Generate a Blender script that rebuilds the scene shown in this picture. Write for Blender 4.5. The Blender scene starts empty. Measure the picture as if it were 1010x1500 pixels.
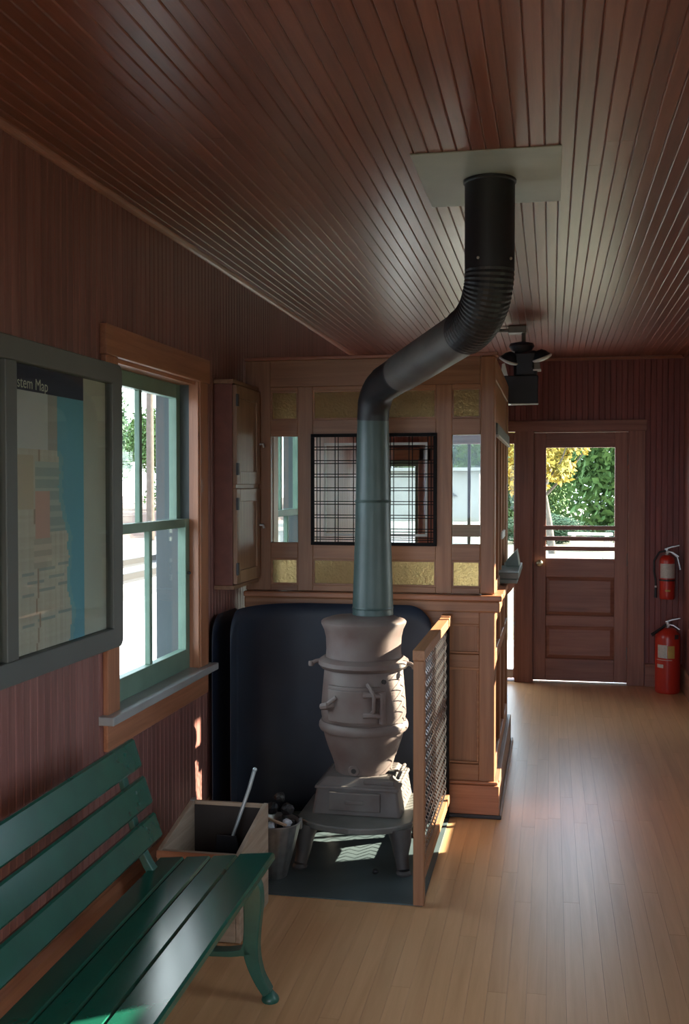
import bpy, bmesh, math, random
from mathutils import Vector, Matrix
R = math.radians
random.seed(7)
SC = bpy.context.scene
COL = SC.collection

# ------------------------------------------------------------------ camera
cam_data = bpy.data.cameras.new('camera')
cam_data.sensor_fit = 'VERTICAL'; cam_data.sensor_height = 36.0
cam_data.lens = 1540 / 1500 * 36.0
cam_data.clip_start = 0.05; cam_data.clip_end = 400
cam = bpy.data.objects.new('camera', cam_data); COL.objects.link(cam)
cam.location = (0, 0, 1.587)
cam.rotation_euler = (R(90) - math.atan(38 / 1540), 0, R(11.13))
SC.camera = cam

# ------------------------------------------------------------------ sky, sun, exposure
SC.view_settings.view_transform = 'Standard'
SC.view_settings.look = 'None'
SC.view_settings.exposure = 3.18
SC.view_settings.gamma = 1.0
SC.view_settings.use_curve_mapping = False
world = bpy.data.worlds.new('sky'); SC.world = world; world.use_nodes = True
wn = world.node_tree.nodes; wl = world.node_tree.links
bg = wn['Background']
tc = wn.new('ShaderNodeTexCoord')
mp = wn.new('ShaderNodeMapping'); mp.inputs['Scale'].default_value = (1.6, 1.6, 4.0)
cl = wn.new('ShaderNodeTexNoise'); cl.inputs['Scale'].default_value = 1.7; cl.inputs['Detail'].default_value = 5
cr = wn.new('ShaderNodeValToRGB')
cr.color_ramp.elements[0].position = 0.40; cr.color_ramp.elements[0].color = (0.52, 0.70, 0.98, 1)
cr.color_ramp.elements[1].position = 0.60; cr.color_ramp.elements[1].color = (0.93, 0.97, 1.0, 1)
wl.new(tc.outputs['Generated'], mp.inputs['Vector']); wl.new(mp.outputs['Vector'], cl.inputs['Vector'])
wl.new(cl.outputs['Fac'], cr.inputs['Fac']); wl.new(cr.outputs['Color'], bg.inputs['Color'])
bg.inputs['Strength'].default_value = 1.0
SUN_EL, SUN_AZ = R(25), R(26)          # azimuth measured from +X towards +Y
to_sun = Vector((math.cos(SUN_EL) * math.cos(SUN_AZ), math.cos(SUN_EL) * math.sin(SUN_AZ), math.sin(SUN_EL)))
sun_d = bpy.data.lights.new('sun', 'SUN'); sun_d.energy = 5.2; sun_d.angle = R(0.5); sun_d.color = (1.0, 0.86, 0.70)
sun = bpy.data.objects.new('sun', sun_d); COL.objects.link(sun)
sun.rotation_euler = (-to_sun).to_track_quat('-Z', 'Y').to_euler()
sun.location = to_sun * 30

def portal(loc, normal_in, w, h):
    """Cycles light portal in a window opening (emits nothing, only guides sky sampling)."""
    d = bpy.data.lights.new('window_portal', 'AREA'); d.shape = 'RECTANGLE'; d.size = w; d.size_y = h
    d.cycles.is_portal = True
    o = bpy.data.objects.new('window_portal', d); COL.objects.link(o)
    o.location = loc
    o.rotation_euler = Vector(normal_in).to_track_quat('-Z', 'Z' if abs(normal_in[2]) < .5 else 'Y').to_euler()

# room: interior planes
XL, XR, YB, YF, ZC = -1.52, 1.02, -1.6, 8.62, 2.61
WT = 0.14     # wall thickness

# ------------------------------------------------------------------ materials
M = {}
def new_mat(name):
    m = bpy.data.materials.new(name); m.use_nodes = True
    M[name] = m
    return m, m.node_tree.nodes, m.node_tree.links, m.node_tree.nodes['Principled BSDF']

def wood(name, dark, light, axis, rough=0.4, grain=1.0, var=0.18, bump=0.06, coat=0.0, fine=38.0):
    m, n, l, p = new_mat(name)
    geo = n.new('ShaderNodeNewGeometry'); oi = n.new('ShaderNodeObjectInfo')
    add = n.new('ShaderNodeVectorMath'); add.operation = 'MULTIPLY_ADD'
    comb = n.new('ShaderNodeCombineXYZ')
    for i in range(3): l.new(oi.outputs['Random'], comb.inputs[i])
    add.inputs[1].default_value = (7.0, 7.0, 7.0)
    l.new(comb.outputs[0], add.inputs[0]); l.new(geo.outputs['Position'], add.inputs[2])
    mp = n.new('ShaderNodeMapping')
    s = [fine, fine, fine]; s['XYZ'.index(axis)] = fine * 0.045
    mp.inputs['Scale'].default_value = s
    l.new(add.outputs[0], mp.inputs['Vector'])
    nz = n.new('ShaderNodeTexNoise'); nz.inputs['Scale'].default_value = grain; nz.inputs['Detail'].default_value = 6; nz.inputs['Roughness'].default_value = 0.62
    nz.inputs['Distortion'].default_value = 0.6
    l.new(mp.outputs[0], nz.inputs['Vector'])
    rp = n.new('ShaderNodeValToRGB')
    rp.color_ramp.elements[0].position = 0.30; rp.color_ramp.elements[0].color = (*dark, 1)
    rp.color_ramp.elements[1].position = 0.70; rp.color_ramp.elements[1].color = (*light, 1)
    l.new(nz.outputs['Fac'], rp.inputs['Fac'])
    mr = n.new('ShaderNodeMapRange'); mr.inputs['To Min'].default_value = 1 - var; mr.inputs['To Max'].default_value = 1 + var
    l.new(oi.outputs['Random'], mr.inputs['Value'])
    hs = n.new('ShaderNodeHueSaturation'); l.new(mr.outputs[0], hs.inputs['Value']); l.new(rp.outputs[0], hs.inputs['Color'])
    l.new(hs.outputs[0], p.inputs['Base Color'])
    p.inputs['Roughness'].default_value = rough
    if coat:
        p.inputs['Coat Weight'].default_value = coat; p.inputs['Coat Roughness'].default_value = 0.18
    bp = n.new('ShaderNodeBump'); bp.inputs['Strength'].default_value = bump; bp.inputs['Distance'].default_value = 0.01
    l.new(nz.outputs['Fac'], bp.inputs['Height']); l.new(bp.outputs[0], p.inputs['Normal'])
    return m

def plain(name, c, rough=0.5, metal=0.0, c2=None, scale=20.0, bump=0.0, spec=0.5):
    m, n, l, p = new_mat(name)
    p.inputs['Roughness'].default_value = rough; p.inputs['Metallic'].default_value = metal
    p.inputs['Specular IOR Level'].default_value = spec
    geo = n.new('ShaderNodeNewGeometry')
    nz = n.new('ShaderNodeTexNoise'); nz.inputs['Scale'].default_value = scale; nz.inputs['Detail'].default_value = 5
    l.new(geo.outputs['Position'], nz.inputs['Vector'])
    rp = n.new('ShaderNodeValToRGB')
    rp.color_ramp.elements[0].position = 0.32; rp.color_ramp.elements[1].position = 0.68
    rp.color_ramp.elements[0].color = (*(c2 or [v * 0.86 for v in c]), 1); rp.color_ramp.elements[1].color = (*c, 1)
    l.new(nz.outputs['Fac'], rp.inputs['Fac']); l.new(rp.outputs[0], p.inputs['Base Color'])
    if bump:
        bp = n.new('ShaderNodeBump'); bp.inputs['Strength'].default_value = bump; bp.inputs['Distance'].default_value = 0.01
        l.new(nz.outputs['Fac'], bp.inputs['Height']); l.new(bp.outputs[0], p.inputs['Normal'])
    return m

def thin_glass(name, tint=(0.93, 0.96, 0.94), refl=1.0):
    m, n, l, p = new_mat(name)
    n.remove(p); out = n['Material Output']
    tr = n.new('ShaderNodeBsdfTransparent'); tr.inputs['Color'].default_value = (*tint, 1)
    gl = n.new('ShaderNodeBsdfGlossy'); gl.inputs['Roughness'].default_value = 0.02
    lw = n.new('ShaderNodeLayerWeight'); lw.inputs['Blend'].default_value = 0.5
    pw = n.new('ShaderNodeMath'); pw.operation = 'POWER'; pw.inputs[1].default_value = 4.5
    fr = n.new('ShaderNodeMath'); fr.operation = 'MULTIPLY_ADD'; fr.inputs[1].default_value = 0.55 * refl; fr.inputs[2].default_value = 0.014 * refl
    l.new(lw.outputs['Facing'], pw.inputs[0]); l.new(pw.outputs[0], fr.inputs[0])
    geo = n.new('ShaderNodeNewGeometry'); nz = n.new('ShaderNodeTexNoise'); nz.inputs['Scale'].default_value = 3.0
    bp = n.new('ShaderNodeBump'); bp.inputs['Strength'].default_value = 0.04; bp.inputs['Distance'].default_value = 0.01
    l.new(geo.outputs['Position'], nz.inputs['Vector']); l.new(nz.outputs['Fac'], bp.inputs['Height'])
    l.new(bp.outputs[0], gl.inputs['Normal'])
    mx = n.new('ShaderNodeMixShader'); l.new(fr.outputs[0], mx.inputs['Fac'])
    l.new(tr.outputs[0], mx.inputs[1]); l.new(gl.outputs[0], mx.inputs[2]); l.new(mx.outputs[0], out.inputs['Surface'])
    return m

BD, BL = (0.150, 0.058, 0.047), (0.262, 0.114, 0.096)         # old varnished fir beadboard
wood('bead_wall', BD, BL, 'Z', rough=0.42, var=0.12)
wood('bead_wall_far', (0.155, 0.040, 0.034), (0.265, 0.076, 0.064), 'Z', rough=0.45, var=0.15)
wood('bead_ceiling', (0.122, 0.038, 0.024), (0.202, 0.069, 0.045), 'Y', rough=0.33, var=0.14)
OD, OL = (0.27, 0.100, 0.046), (0.44, 0.185, 0.095)          # casing and counter wood
for a in 'XYZ':
    wood('trim_' + a, OD, OL, a, rough=0.38, var=0.10)
    wood('oak_' + a, (0.200, 0.084, 0.038), (0.325, 0.150, 0.074), a, rough=0.42, var=0.10)
    wood('door_' + a, (0.195, 0.070, 0.043), (0.325, 0.132, 0.082), a, rough=0.38, var=0.08)
    wood('cabinet_' + a, (0.17, 0.085, 0.047), (0.27, 0.15, 0.09), a, rough=0.45, var=0.10)
    wood('screen_' + a, (0.25, 0.110, 0.050), (0.38, 0.180, 0.085), a, rough=0.45, var=0.06)
    wood('binwood_' + a, (0.24, 0.165, 0.11), (0.42, 0.31, 0.22), a, rough=0.7, var=0.10)
plain('cabinet_side_red', (0.17, 0.055, 0.04), 0.5, c2=(0.13, 0.04, 0.03))
wood('floor_maple', (0.54, 0.30, 0.145), (0.66, 0.39, 0.20), 'Y', rough=0.33, var=0.05, bump=0.012, fine=24)
plain('floor_seam', (0.10, 0.06, 0.035), 0.8)
plain('wall_back_board', (0.16, 0.075, 0.05), 0.6)
plain('bench_green', (0.009, 0.088, 0.058), 0.21, c2=(0.007, 0.072, 0.048), scale=9, bump=0.015)
plain('iron_green', (0.02, 0.105, 0.075), 0.35, c2=(0.015, 0.08, 0.06))
plain('sash_green', (0.16, 0.25, 0.185), 0.45, c2=(0.13, 0.21, 0.155), scale=8)
plain('stool_grey', (0.33, 0.33, 0.32), 0.32, c2=(0.27, 0.265, 0.25), scale=6)
plain('case_bronze', (0.075, 0.078, 0.068), 0.5, metal=0.0, scale=4)
plain('case_back', (0.50, 0.49, 0.42), 0.8, scale=3)
plain('print_white', (0.62, 0.62, 0.50), 0.8)
plain('stove_iron', (0.165, 0.134, 0.120), 0.62, c2=(0.118, 0.076, 0.066), scale=7, bump=0.3)
plain('stove_leg', (0.075, 0.068, 0.064), 0.6, c2=(0.05, 0.045, 0.042), scale=8)
plain('stove_dark', (0.03, 0.027, 0.025), 0.7)
plain('stove_base', (0.135, 0.122, 0.113), 0.6, c2=(0.092, 0.070, 0.063), scale=8, bump=0.3)
plain('apron_iron', (0.20, 0.20, 0.185), 0.45, metal=0.3, c2=(0.12, 0.12, 0.11), scale=7)
plain('pipe_black', (0.012, 0.013, 0.017), 0.5, c2=(0.008, 0.009, 0.012), scale=14)
plain('pipe_grey', (0.125, 0.122, 0.118), 0.5, metal=0.2, c2=(0.085, 0.083, 0.082), scale=9)
plain('pipe_green', (0.060, 0.092, 0.084), 0.42, c2=(0.042, 0.068, 0.062), scale=7)
plain('screw', (0.7, 0.68, 0.62), 0.3, metal=1.0)
plain('plate_grey', (0.33, 0.345, 0.30), 0.5, c2=(0.27, 0.285, 0.25), scale=5)
plain('shield_black', (0.010, 0.018, 0.036), 0.55, c2=(0.007, 0.012, 0.026), scale=6)
plain('mat_metal', (0.075, 0.10, 0.105), 0.42, metal=0.0, c2=(0.05, 0.07, 0.075), scale=5)
plain('wire_steel', (0.62, 0.62, 0.64), 0.3, metal=1.0)
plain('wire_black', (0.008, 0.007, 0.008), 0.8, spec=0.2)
plain('galvanized', (0.42, 0.42, 0.41), 0.36, metal=0.85, c2=(0.30, 0.30, 0.29), scale=25)
plain('coal', (0.022, 0.021, 0.022), 0.45, c2=(0.010, 0.010, 0.011), scale=60, bump=0.5)
plain('paper', (0.62, 0.64, 0.68), 0.8, c2=(0.45, 0.47, 0.52), scale=40)
plain('kindling', (0.45, 0.30, 0.20), 0.8, scale=50)
plain('dark_wood', (0.035, 0.026, 0.022), 0.8, scale=20)  # darker wood for the bin's bottom and inner faces
plain('steel_handle', (0.45, 0.52, 0.53), 0.35, metal=0.5)
plain('brass', (0.65, 0.55, 0.36), 0.25, metal=1.0)
plain('hinge_dark', (0.03, 0.03, 0.035), 0.5)
plain('red_paint', (0.48, 0.030, 0.016), 0.28, c2=(0.42, 0.024, 0.014), scale=6)
plain('label_white', (0.55, 0.53, 0.47), 0.6, c2=(0.44, 0.42, 0.37), scale=90)
plain('label_yellow', (0.50, 0.33, 0.08), 0.6)
plain('black_rubber', (0.012, 0.012, 0.013), 0.5)
plain('steel', (0.55, 0.55, 0.55), 0.35, metal=0.9)
plain('lamp_black', (0.010, 0.011, 0.018), 0.4)
plain('lamp_white', (0.62, 0.60, 0.56), 0.4)
plain('conduit', (0.16, 0.14, 0.12), 0.5)
plain('ledge_green', (0.13, 0.15, 0.13), 0.45)
thin_glass('clear_glass')
thin_glass('case_glass', (0.90, 0.92, 0.90))
# amber ripple glass
m, n, l, p = new_mat('amber_glass')
p.inputs['Base Color'].default_value = (0.55, 0.42, 0.21, 1)
p.inputs['Transmission Weight'].default_value = 0.75; p.inputs['Roughness'].default_value = 0.28; p.inputs['IOR'].default_value = 1.2
geo = n.new('ShaderNodeNewGeometry'); nz = n.new('ShaderNodeTexNoise'); nz.inputs['Scale'].default_value = 90; nz.inputs['Detail'].default_value = 2
bp = n.new('ShaderNodeBump'); bp.inputs['Strength'].default_value = 0.9; bp.inputs['Distance'].default_value = 0.01
l.new(geo.outputs['Position'], nz.inputs['Vector']); l.new(nz.outputs['Fac'], bp.inputs['Height']); l.new(bp.outputs[0], p.inputs['Normal'])
# outdoor
plain('lawn', (0.20, 0.19, 0.13), 0.95, c2=(0.145, 0.145, 0.095), scale=1.2)
plain('gravel', (0.20, 0.185, 0.165), 0.95, c2=(0.13, 0.12, 0.11), scale=3)
plain('platform', (0.55, 0.54, 0.53), 0.9, c2=(0.46, 0.455, 0.45), scale=1.5)
plain('low_bounce_grass', (0.10, 0.10, 0.055), 0.95, c2=(0.07, 0.075, 0.035), scale=2)  # unseen ground, darkened to cut bounce onto ceiling and upper walls
plain('rail_steel', (0.030, 0.028, 0.028), 0.7)
plain('bank_pink', (0.155, 0.095, 0.075), 0.9, scale=1)
plain('bark', (0.13, 0.11, 0.09), 0.9, c2=(0.075, 0.065, 0.055), scale=12, bump=0.6)
plain('leaf_green', (0.10, 0.175, 0.055), 0.7, c2=(0.055, 0.115, 0.035), scale=2.0)
plain('leaf_dark', (0.05, 0.095, 0.05), 0.7, c2=(0.03, 0.065, 0.04), scale=1.5)
plain('leaf_yellow', (0.42, 0.26, 0.035), 0.7, c2=(0.22, 0.20, 0.04), scale=1.6)
plain('shed_grey', (0.22, 0.22, 0.215), 0.8, scale=2)
plain('shed_roof', (0.07, 0.07, 0.075), 0.8)
plain('siding_grey', (0.085, 0.10, 0.105), 0.7, c2=(0.07, 0.085, 0.088), scale=3)
plain('eave_paint', (0.30, 0.31, 0.28), 0.7)
plain('pole_wood', (0.11, 0.085, 0.070), 0.9, c2=(0.08, 0.062, 0.05), scale=8)
plain('concrete_block', (0.45, 0.43, 0.40), 0.9)
def leafy(name):
    mm = M[name]; nn = mm.node_tree.nodes; pp = nn['Principled BSDF']
    pp.inputs['Specular IOR Level'].default_value = 0.2
for k in ('leaf_green', 'leaf_dark', 'leaf_yellow'): leafy(k)

# ------------------------------------------------------------------ mesh helpers
def link_mesh(name, me, mat=None, parent=None, loc=None, rot=None):
    o = bpy.data.objects.new(name, me); COL.objects.link(o)
    if mat and not me.materials: me.materials.append(M[mat] if isinstance(mat, str) else mat)
    if parent: o.parent = parent
    if loc is not None: o.location = loc
    if rot is not None: o.rotation_euler = rot
    return o

class MB:
    def __init__(s): s.v = []; s.f = []
    def box(s, x0, x1, y0, y1, z0, z1):
        b = len(s.v)
        s.v += [(x0,y0,z0),(x1,y0,z0),(x1,y1,z0),(x0,y1,z0),(x0,y0,z1),(x1,y0,z1),(x1,y1,z1),(x0,y1,z1)]
        s.f += [tuple(b+i for i in q) for q in ((0,3,2,1),(4,5,6,7),(0,1,5,4),(1,2,6,5),(2,3,7,6),(3,0,4,7))]
        return s
    def prism(s, poly, axis, a0, a1):
        """poly: 2-D points; axis: extrusion axis. X:(y,z) Y:(x,z) Z:(x,y)"""
        b = len(s.v); k = len(poly)
        for a in (a0, a1):
            for (p, q) in poly:
                s.v.append({'X': (a, p, q), 'Y': (p, a, q), 'Z': (p, q, a)}[axis])
        for i in range(k):
            j = (i + 1) % k
            s.f.append((b+i, b+j, b+k+j, b+k+i))
        s.f.append(tuple(b+i for i in reversed(range(k)))); s.f.append(tuple(b+k+i for i in range(k)))
        return s
    def lathe(s, prof, n=32, c=(0,0,0), cap=True, arc=None):
        b = len(s.v); k = len(prof)
        for (r, z) in prof:
            for i in range(n):
                a = 2*math.pi*i/n
                s.v.append((c[0]+r*math.cos(a), c[1]+r*math.sin(a), c[2]+z))
        for j in range(k-1):
            for i in range(n):
                i2 = (i+1) % n
                s.f.append((b+j*n+i, b+j*n+i2, b+(j+1)*n+i2, b+(j+1)*n+i))
        if cap:
            s.f.append(tuple(b+i for i in reversed(range(n)))); s.f.append(tuple(b+(k-1)*n+i for i in range(n)))
        return s
    def tube(s, pts, rad, n=8, cap=True, squash=None):
        pts = [Vector(p) for p in pts]; k = len(pts)
        if not hasattr(rad, '__len__'): rad = [rad]*k
        b = len(s.v)
        t0 = (pts[1]-pts[0]).normalized()
        up = Vector((0,0,1)) if abs(t0.z) < .9 else Vector((1,0,0))
        nrm = t0.cross(up).normalized()
        for i in range(k):
            if i == 0: t = pts[1]-pts[0]
            elif i == k-1: t = pts[-1]-pts[-2]
            else: t = (pts[i+1]-pts[i]).normalized()+(pts[i]-pts[i-1]).normalized()
            t = t.normalized()
            nrm = (nrm - t*nrm.dot(t)).normalized(); bn = t.cross(nrm)
            for j in range(n):
                a = 2*math.pi*(j+.5)/n
                q = pts[i] + (nrm*math.cos(a) + bn*math.sin(a))*rad[i]
                s.v.append(tuple(q))
        for i in range(k-1):
            for j in range(n):
                j2 = (j+1) % n
                s.f.append((b+i*n+j, b+i*n+j2, b+(i+1)*n+j2, b+(i+1)*n+j))
        if cap:
            s.f.append(tuple(b+j for j in reversed(range(n)))); s.f.append(tuple(b+(k-1)*n+j for j in range(n)))
        return s
    def blob(s, c, r, jit=0.25, rnd=random, sub=1, sc=(1,1,1)):
        bm = bmesh.new(); bmesh.ops.create_icosphere(bm, subdivisions=sub, radius=1)
        b = len(s.v)
        for v in bm.verts:
            q = v.co * r * (1 + rnd.uniform(-jit, jit))
            s.v.append((c[0]+q.x*sc[0], c[1]+q.y*sc[1], c[2]+q.z*sc[2]))
        for f in bm.faces: s.f.append(tuple(b+v.index for v in f.verts))
        bm.free(); return s
    def mesh(s, name, smooth=False, fix=True):
        me = bpy.data.meshes.new(name); me.from_pydata(s.v, [], s.f)
        if fix:
            bm = bmesh.new(); bm.from_mesh(me); bmesh.ops.recalc_face_normals(bm, faces=bm.faces); bm.to_mesh(me); bm.free()
        if smooth:
            me.polygons.foreach_set('use_smooth', [True]*len(me.polygons))
            try: me.set_sharp_from_angle(angle=R(40))
            except Exception: pass
        me.update(); return me
    def build(s, name, mat, parent=None, loc=None, rot=None, smooth=False, bevel=0.0):
        o = link_mesh(name, s.mesh(name, smooth), mat, parent, loc, rot)
        if bevel:
            m = o.modifiers.new('bevel', 'BEVEL'); m.width = bevel; m.segments = 2; m.limit_method = 'ANGLE'; m.angle_limit = R(40)
        return o

def tag(o, label, cat=None, group=None, kind=None):
    o['label'] = label
    if cat: o['category'] = cat
    if group: o['group'] = group
    if kind: o['kind'] = kind
    return o
def empty(name, loc=(0,0,0), rz=0.0):
    o = bpy.data.objects.new(name, None); COL.objects.link(o); o.location = loc; o.rotation_euler = (0,0,rz)
    o.empty_display_size = 0.05
    return o
def bx(name, mat, parent, x0, x1, y0, y1, z0, z1, bevel=0.003):
    return MB().box(x0,x1,y0,y1,z0,z1).build(name, mat, parent, bevel=bevel)
def arc_path(p0, p1, p2, n=8):
    """quadratic bend from p0 to p2 around corner p1"""
    p0, p1, p2 = map(Vector, (p0, p1, p2)); out = []
    for i in range(n+1):
        t = i/n; out.append(p0*(1-t)**2 + p1*2*t*(1-t) + p2*t*t)
    return out

# ------------------------------------------------------------------ room shell
def wall_slab(name, axis, a0, a1, c0, c1, holes, mat, label, z1=ZC+0.05, z0=-0.05):
    """slab with rectangular holes. axis 'Y': runs along Y, thickness c0..c1 in X; 'X': runs along X, thickness in Y"""
    mb = MB()
    cuts = sorted({a0, a1, *[h[0] for h in holes], *[h[1] for h in holes]})
    for u0, u1 in zip(cuts[:-1], cuts[1:]):
        zs = [(z0, z1)]
        for h in holes:
            if h[0] <= u0+1e-6 and h[1] >= u1-1e-6:
                nz = []
                for (q0, q1) in zs:
                    if h[2] > q0: nz.append((q0, min(q1, h[2])))
                    if h[3] < q1: nz.append((max(q0, h[3]), q1))
                zs = [q for q in nz if q[1]-q[0] > 1e-5]
        for (q0, q1) in zs:
            if axis == 'Y': mb.box(c0, c1, u0, u1, q0, q1)
            else: mb.box(u0, u1, c0, c1, q0, q1)
    o = mb.build(name, mat); tag(o, label, 'wall', kind='structure'); return o

PITCH = 0.044
BT = 0.012     # bead board thickness
def bead_mesh(name):
    g, d = 0.0026, 0.0040
    w = PITCH
    poly = [(0, 0), (0, BT-d), (g, BT-0.0008), (g+0.0015, BT), (w-g-0.0015, BT), (w-g, BT-0.0008), (w, BT-d), (w, 0)]
    return MB().prism(poly, 'Z', 0, 1).mesh(name)     # cross-section in x (along wall) / y (into room), length 1 along z
BEAD = bead_mesh('bead_board'); BEAD.materials.append(M['bead_wall'])
BEAD_FAR = bead_mesh('bead_board_far'); BEAD_FAR.materials.append(M['bead_wall_far'])
BEAD_C = bead_mesh('ceiling_board'); BEAD_C.materials.append(M['bead_ceiling'])

def bead_run(parent, axis, a0, a1, plane, into, holes, me, z0=0.0, z1=ZC, nm='board'):
    """one board per pitch; axis of run X or Y; plane coordinate of wall face; into = +1/-1 direction into the room"""
    n = int(math.ceil((a1-a0)/PITCH))
    for i in range(n):
        u0 = a0 + i*PITCH; u1 = u0+PITCH
        zs = [(z0, z1)]
        for h in holes:
            if h[0] < u1-0.002 and h[1] > u0+0.002:
                nz = []
                for (q0, q1) in zs:
                    if h[2] > q0: nz.append((q0, min(q1, h[2])))
                    if h[3] < q1: nz.append((max(q0, h[3]), q1))
                zs = [q for q in nz if q[1]-q[0] > 0.02]
        for (q0, q1) in zs:
            o = bpy.data.objects.new(nm, me); COL.objects.link(o); o.parent = parent
            o.scale = (1, 1, q1-q0)
            # local x along wall, local y into the room (right-handed)
            if axis == 'Y' and into > 0:  # left wall, into +X : x -> -Y
                o.rotation_euler = (0,0,R(-90)); o.location = (plane, u1, q0)
            elif axis == 'X' and into < 0:  # far wall, into -Y : x -> -X
                o.rotation_euler = (0,0,R(180)); o.location = (u1, plane, q0)
            elif axis == 'Y':
                o.rotation_euler = (0,0,R(90)); o.location = (plane, u0, q0)

# openings: (along0, along1, z0, z1)
W1 = (3.49, 4.38, 0.79, 2.04)      # left wall by bench
W2 = (5.70, 6.60, 0.79, 2.04)      # left wall inside ticket office
W0 = (0.55, 1.45, 0.79, 2.04)      # left wall behind the display case
A1 = (5.19, 6.02, 0.69, 2.04)      # right wall windows
A2 = (2.38, 3.24, 0.76, 2.04)
A0_FILL = (0.30, 1.20, 0.76, 2.04)  # added, unseen window that lets in more diffuse light
D1 = (-0.150, 0.610, 0.0, 2.03)    # far door
D2 = (-0.95, -0.285, 0.0, 2.03)    # glazed leaf left of it
W4 = (-1.36, -1.07, 0.90, 1.80)
B1_FILL = (-1.42, -0.10, 0.0, 2.25)      # added, unseen opening behind the camera for frontal fill light

BASE = XL - BT; 
wl_ = wall_slab('wall_left', 'Y', YB-WT, YF+WT, XL-BT-WT, XL-BT, [W0, W1, W2], 'wall_back_board', 'dark red-brown beadboard wall on the left with a green sash window')
bead_run(wl_, 'Y', 1.60, YF, XL-BT, +1, [W1, W2], BEAD)
wr_ = wall_slab('wall_right', 'Y', YB-WT, YF+WT, XR+BT, XR+BT+WT, [A0_FILL, A1, A2], 'wall_back_board', 'brown board wall seen as a sliver along the right edge')
bead_run(wr_, 'Y', 7.80, YF, XR+BT, -1, [], BEAD)
wf_ = wall_slab('wall_far', 'X', XL-BT-WT, XR+BT+WT, YF+BT, YF+BT+WT, [D1, D2, W4], 'wall_back_board', 'dark red beadboard wall around the far door')
bead_run(wf_, 'X', XL, XR, YF+BT, -1, [D1, D2, W4], BEAD_FAR)
wb_ = wall_slab('wall_back', 'X', XL-BT-WT, XR+BT+WT, YB-WT, YB, [B1_FILL], 'wall_back_board', 'board wall behind the viewpoint')
# plain boards on the parts of the side walls that lie outside the view: one joined part each
def joined_boards(parent, y0, y1, plane, into, holes):
    mb = MB(); g = 0.004
    n = int((y1-y0)/PITCH)
    for i in range(n):
        u0 = y0+i*PITCH; u1 = u0+PITCH
        zs = [(0, ZC)]
        for h in holes:
            if h[0] < u1-.002 and h[1] > u0+.002: zs = [(0, h[2]), (h[3], ZC)]
        for q0, q1 in zs:
            xa, xb = plane, plane+into*BT
            mb.prism([(xa, u0), (xa+into*(BT-.005), u0), (xb, u0+g), (xb, u1-g), (xa+into*(BT-.005), u1), (xa, u1)], 'Z', q0, q1)
    o = mb.build('board_run', 'bead_wall', parent); o['kind'] = 'stuff'
joined_boards(wl_, YB, 1.60, XL-BT, +1, [W0])
joined_boards(wr_, YB, 7.80, XR+BT, -1, [A0_FILL, A1, A2])

# floor
fl = MB().box(XL-BT, XR+BT, YB, YF+BT, -0.06, -0.006).build('floor', 'floor_seam'); tag(fl, 'pale maple strip floor running towards the far door', 'floor', kind='structure')
FW = 0.0605
PL = MB().box(0, FW-0.0006, 0, 1, -0.006, 0).mesh('floor_plank'); PL.materials.append(M['floor_maple'])
nrow = int((XR-XL)/FW)+1
near = MB()
for i in range(nrow):
    x0 = XL + i*FW
    near.box(x0, x0+FW-.0006, YB, 2.45, -0.006, 0)
    y = 2.45
    while y < YF:
        ln = random.uniform(0.9, 2.3)
        if y == 2.45: ln *= random.uniform(.3, 1)
        y1 = min(YF, y+ln)
        if YF - y1 < 0.35: y1 = YF
        o = bpy.data.objects.new('floor_plank', PL); COL.objects.link(o); o.parent = fl
        o.location = (x0, y, 0); o.scale = (1, y1-y-0.0008, 1)
        y = y1
o = near.build('floor_plank_run', 'floor_maple', fl); o['kind'] = 'stuff'

# ceiling
ce = MB().box(XL-BT-WT, XR+BT+WT, YB-WT, YF+BT+WT, ZC+BT, ZC+0.10).build('ceiling', 'wall_back_board'); tag(ce, 'dark varnished beadboard ceiling with boards running front to back', 'ceiling', kind='structure')
for i in range(int((XR-XL)/PITCH)+1):
    x0 = XL + i*PITCH
    cuts = [YB, random.uniform(2.9, 7.6), YF] if random.random() < 0.62 else [YB, YF]
    for y0, y1 in zip(cuts[:-1], cuts[1:]):
        o = bpy.data.objects.new('board', BEAD_C); COL.objects.link(o); o.parent = ce
        # local z (length) -> +Y ; local y (proud side) -> -Z ; local x -> ±X
        o.matrix_local = Matrix.Translation((x0, y0, ZC+BT)) @ Matrix(((1,0,0,0),(0,0,1,0),(0,-1,0,0),(0,0,0,1))) @ Matrix.Diagonal((1,1,y1-y0-0.0012,1))

# mouldings
def moulding(name, poly, axis, a0, a1, mat, label):
    o = MB().prism(poly, axis, a0, a1).build(name, mat, smooth=False); tag(o, label, 'trim', kind='structure'); return o
q = [(XL, ZC), (XL, ZC-.022), (XL+.006, ZC-.021), (XL+.014, ZC-.015), (XL+.019, ZC-.006), (XL+.020, ZC)]
moulding('trim_1', q, 'Y', YB, YF, 'door_Y', 'slim dark cornice strip along the top of the left wall')
q = [(XR, ZC), (XR, ZC-.022), (XR-.006, ZC-.021), (XR-.014, ZC-.015), (XR-.019, ZC-.006), (XR-.020, ZC)]
moulding('trim_2', q, 'Y', YB, YF, 'door_Y', 'slim dark cornice strip along the top of the right wall')
q = [(YF, ZC), (YF, ZC-.022), (YF-.006, ZC-.021), (YF-.014, ZC-.015), (YF-.019, ZC-.006), (YF-.020, ZC)]
moulding('trim_3', q, 'X', XL, XR, 'door_X', 'slim dark cornice strip above the far door wall')
bs = lambda x, s: [(x, 0), (x+s*.020, 0), (x+s*.020, .15), (x+s*.012, .175), (x, .18)]
moulding('baseboard_left', bs(XL, 1), 'Y', YB, YF, 'trim_Y', 'brown baseboard along the foot of the left wall')
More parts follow.
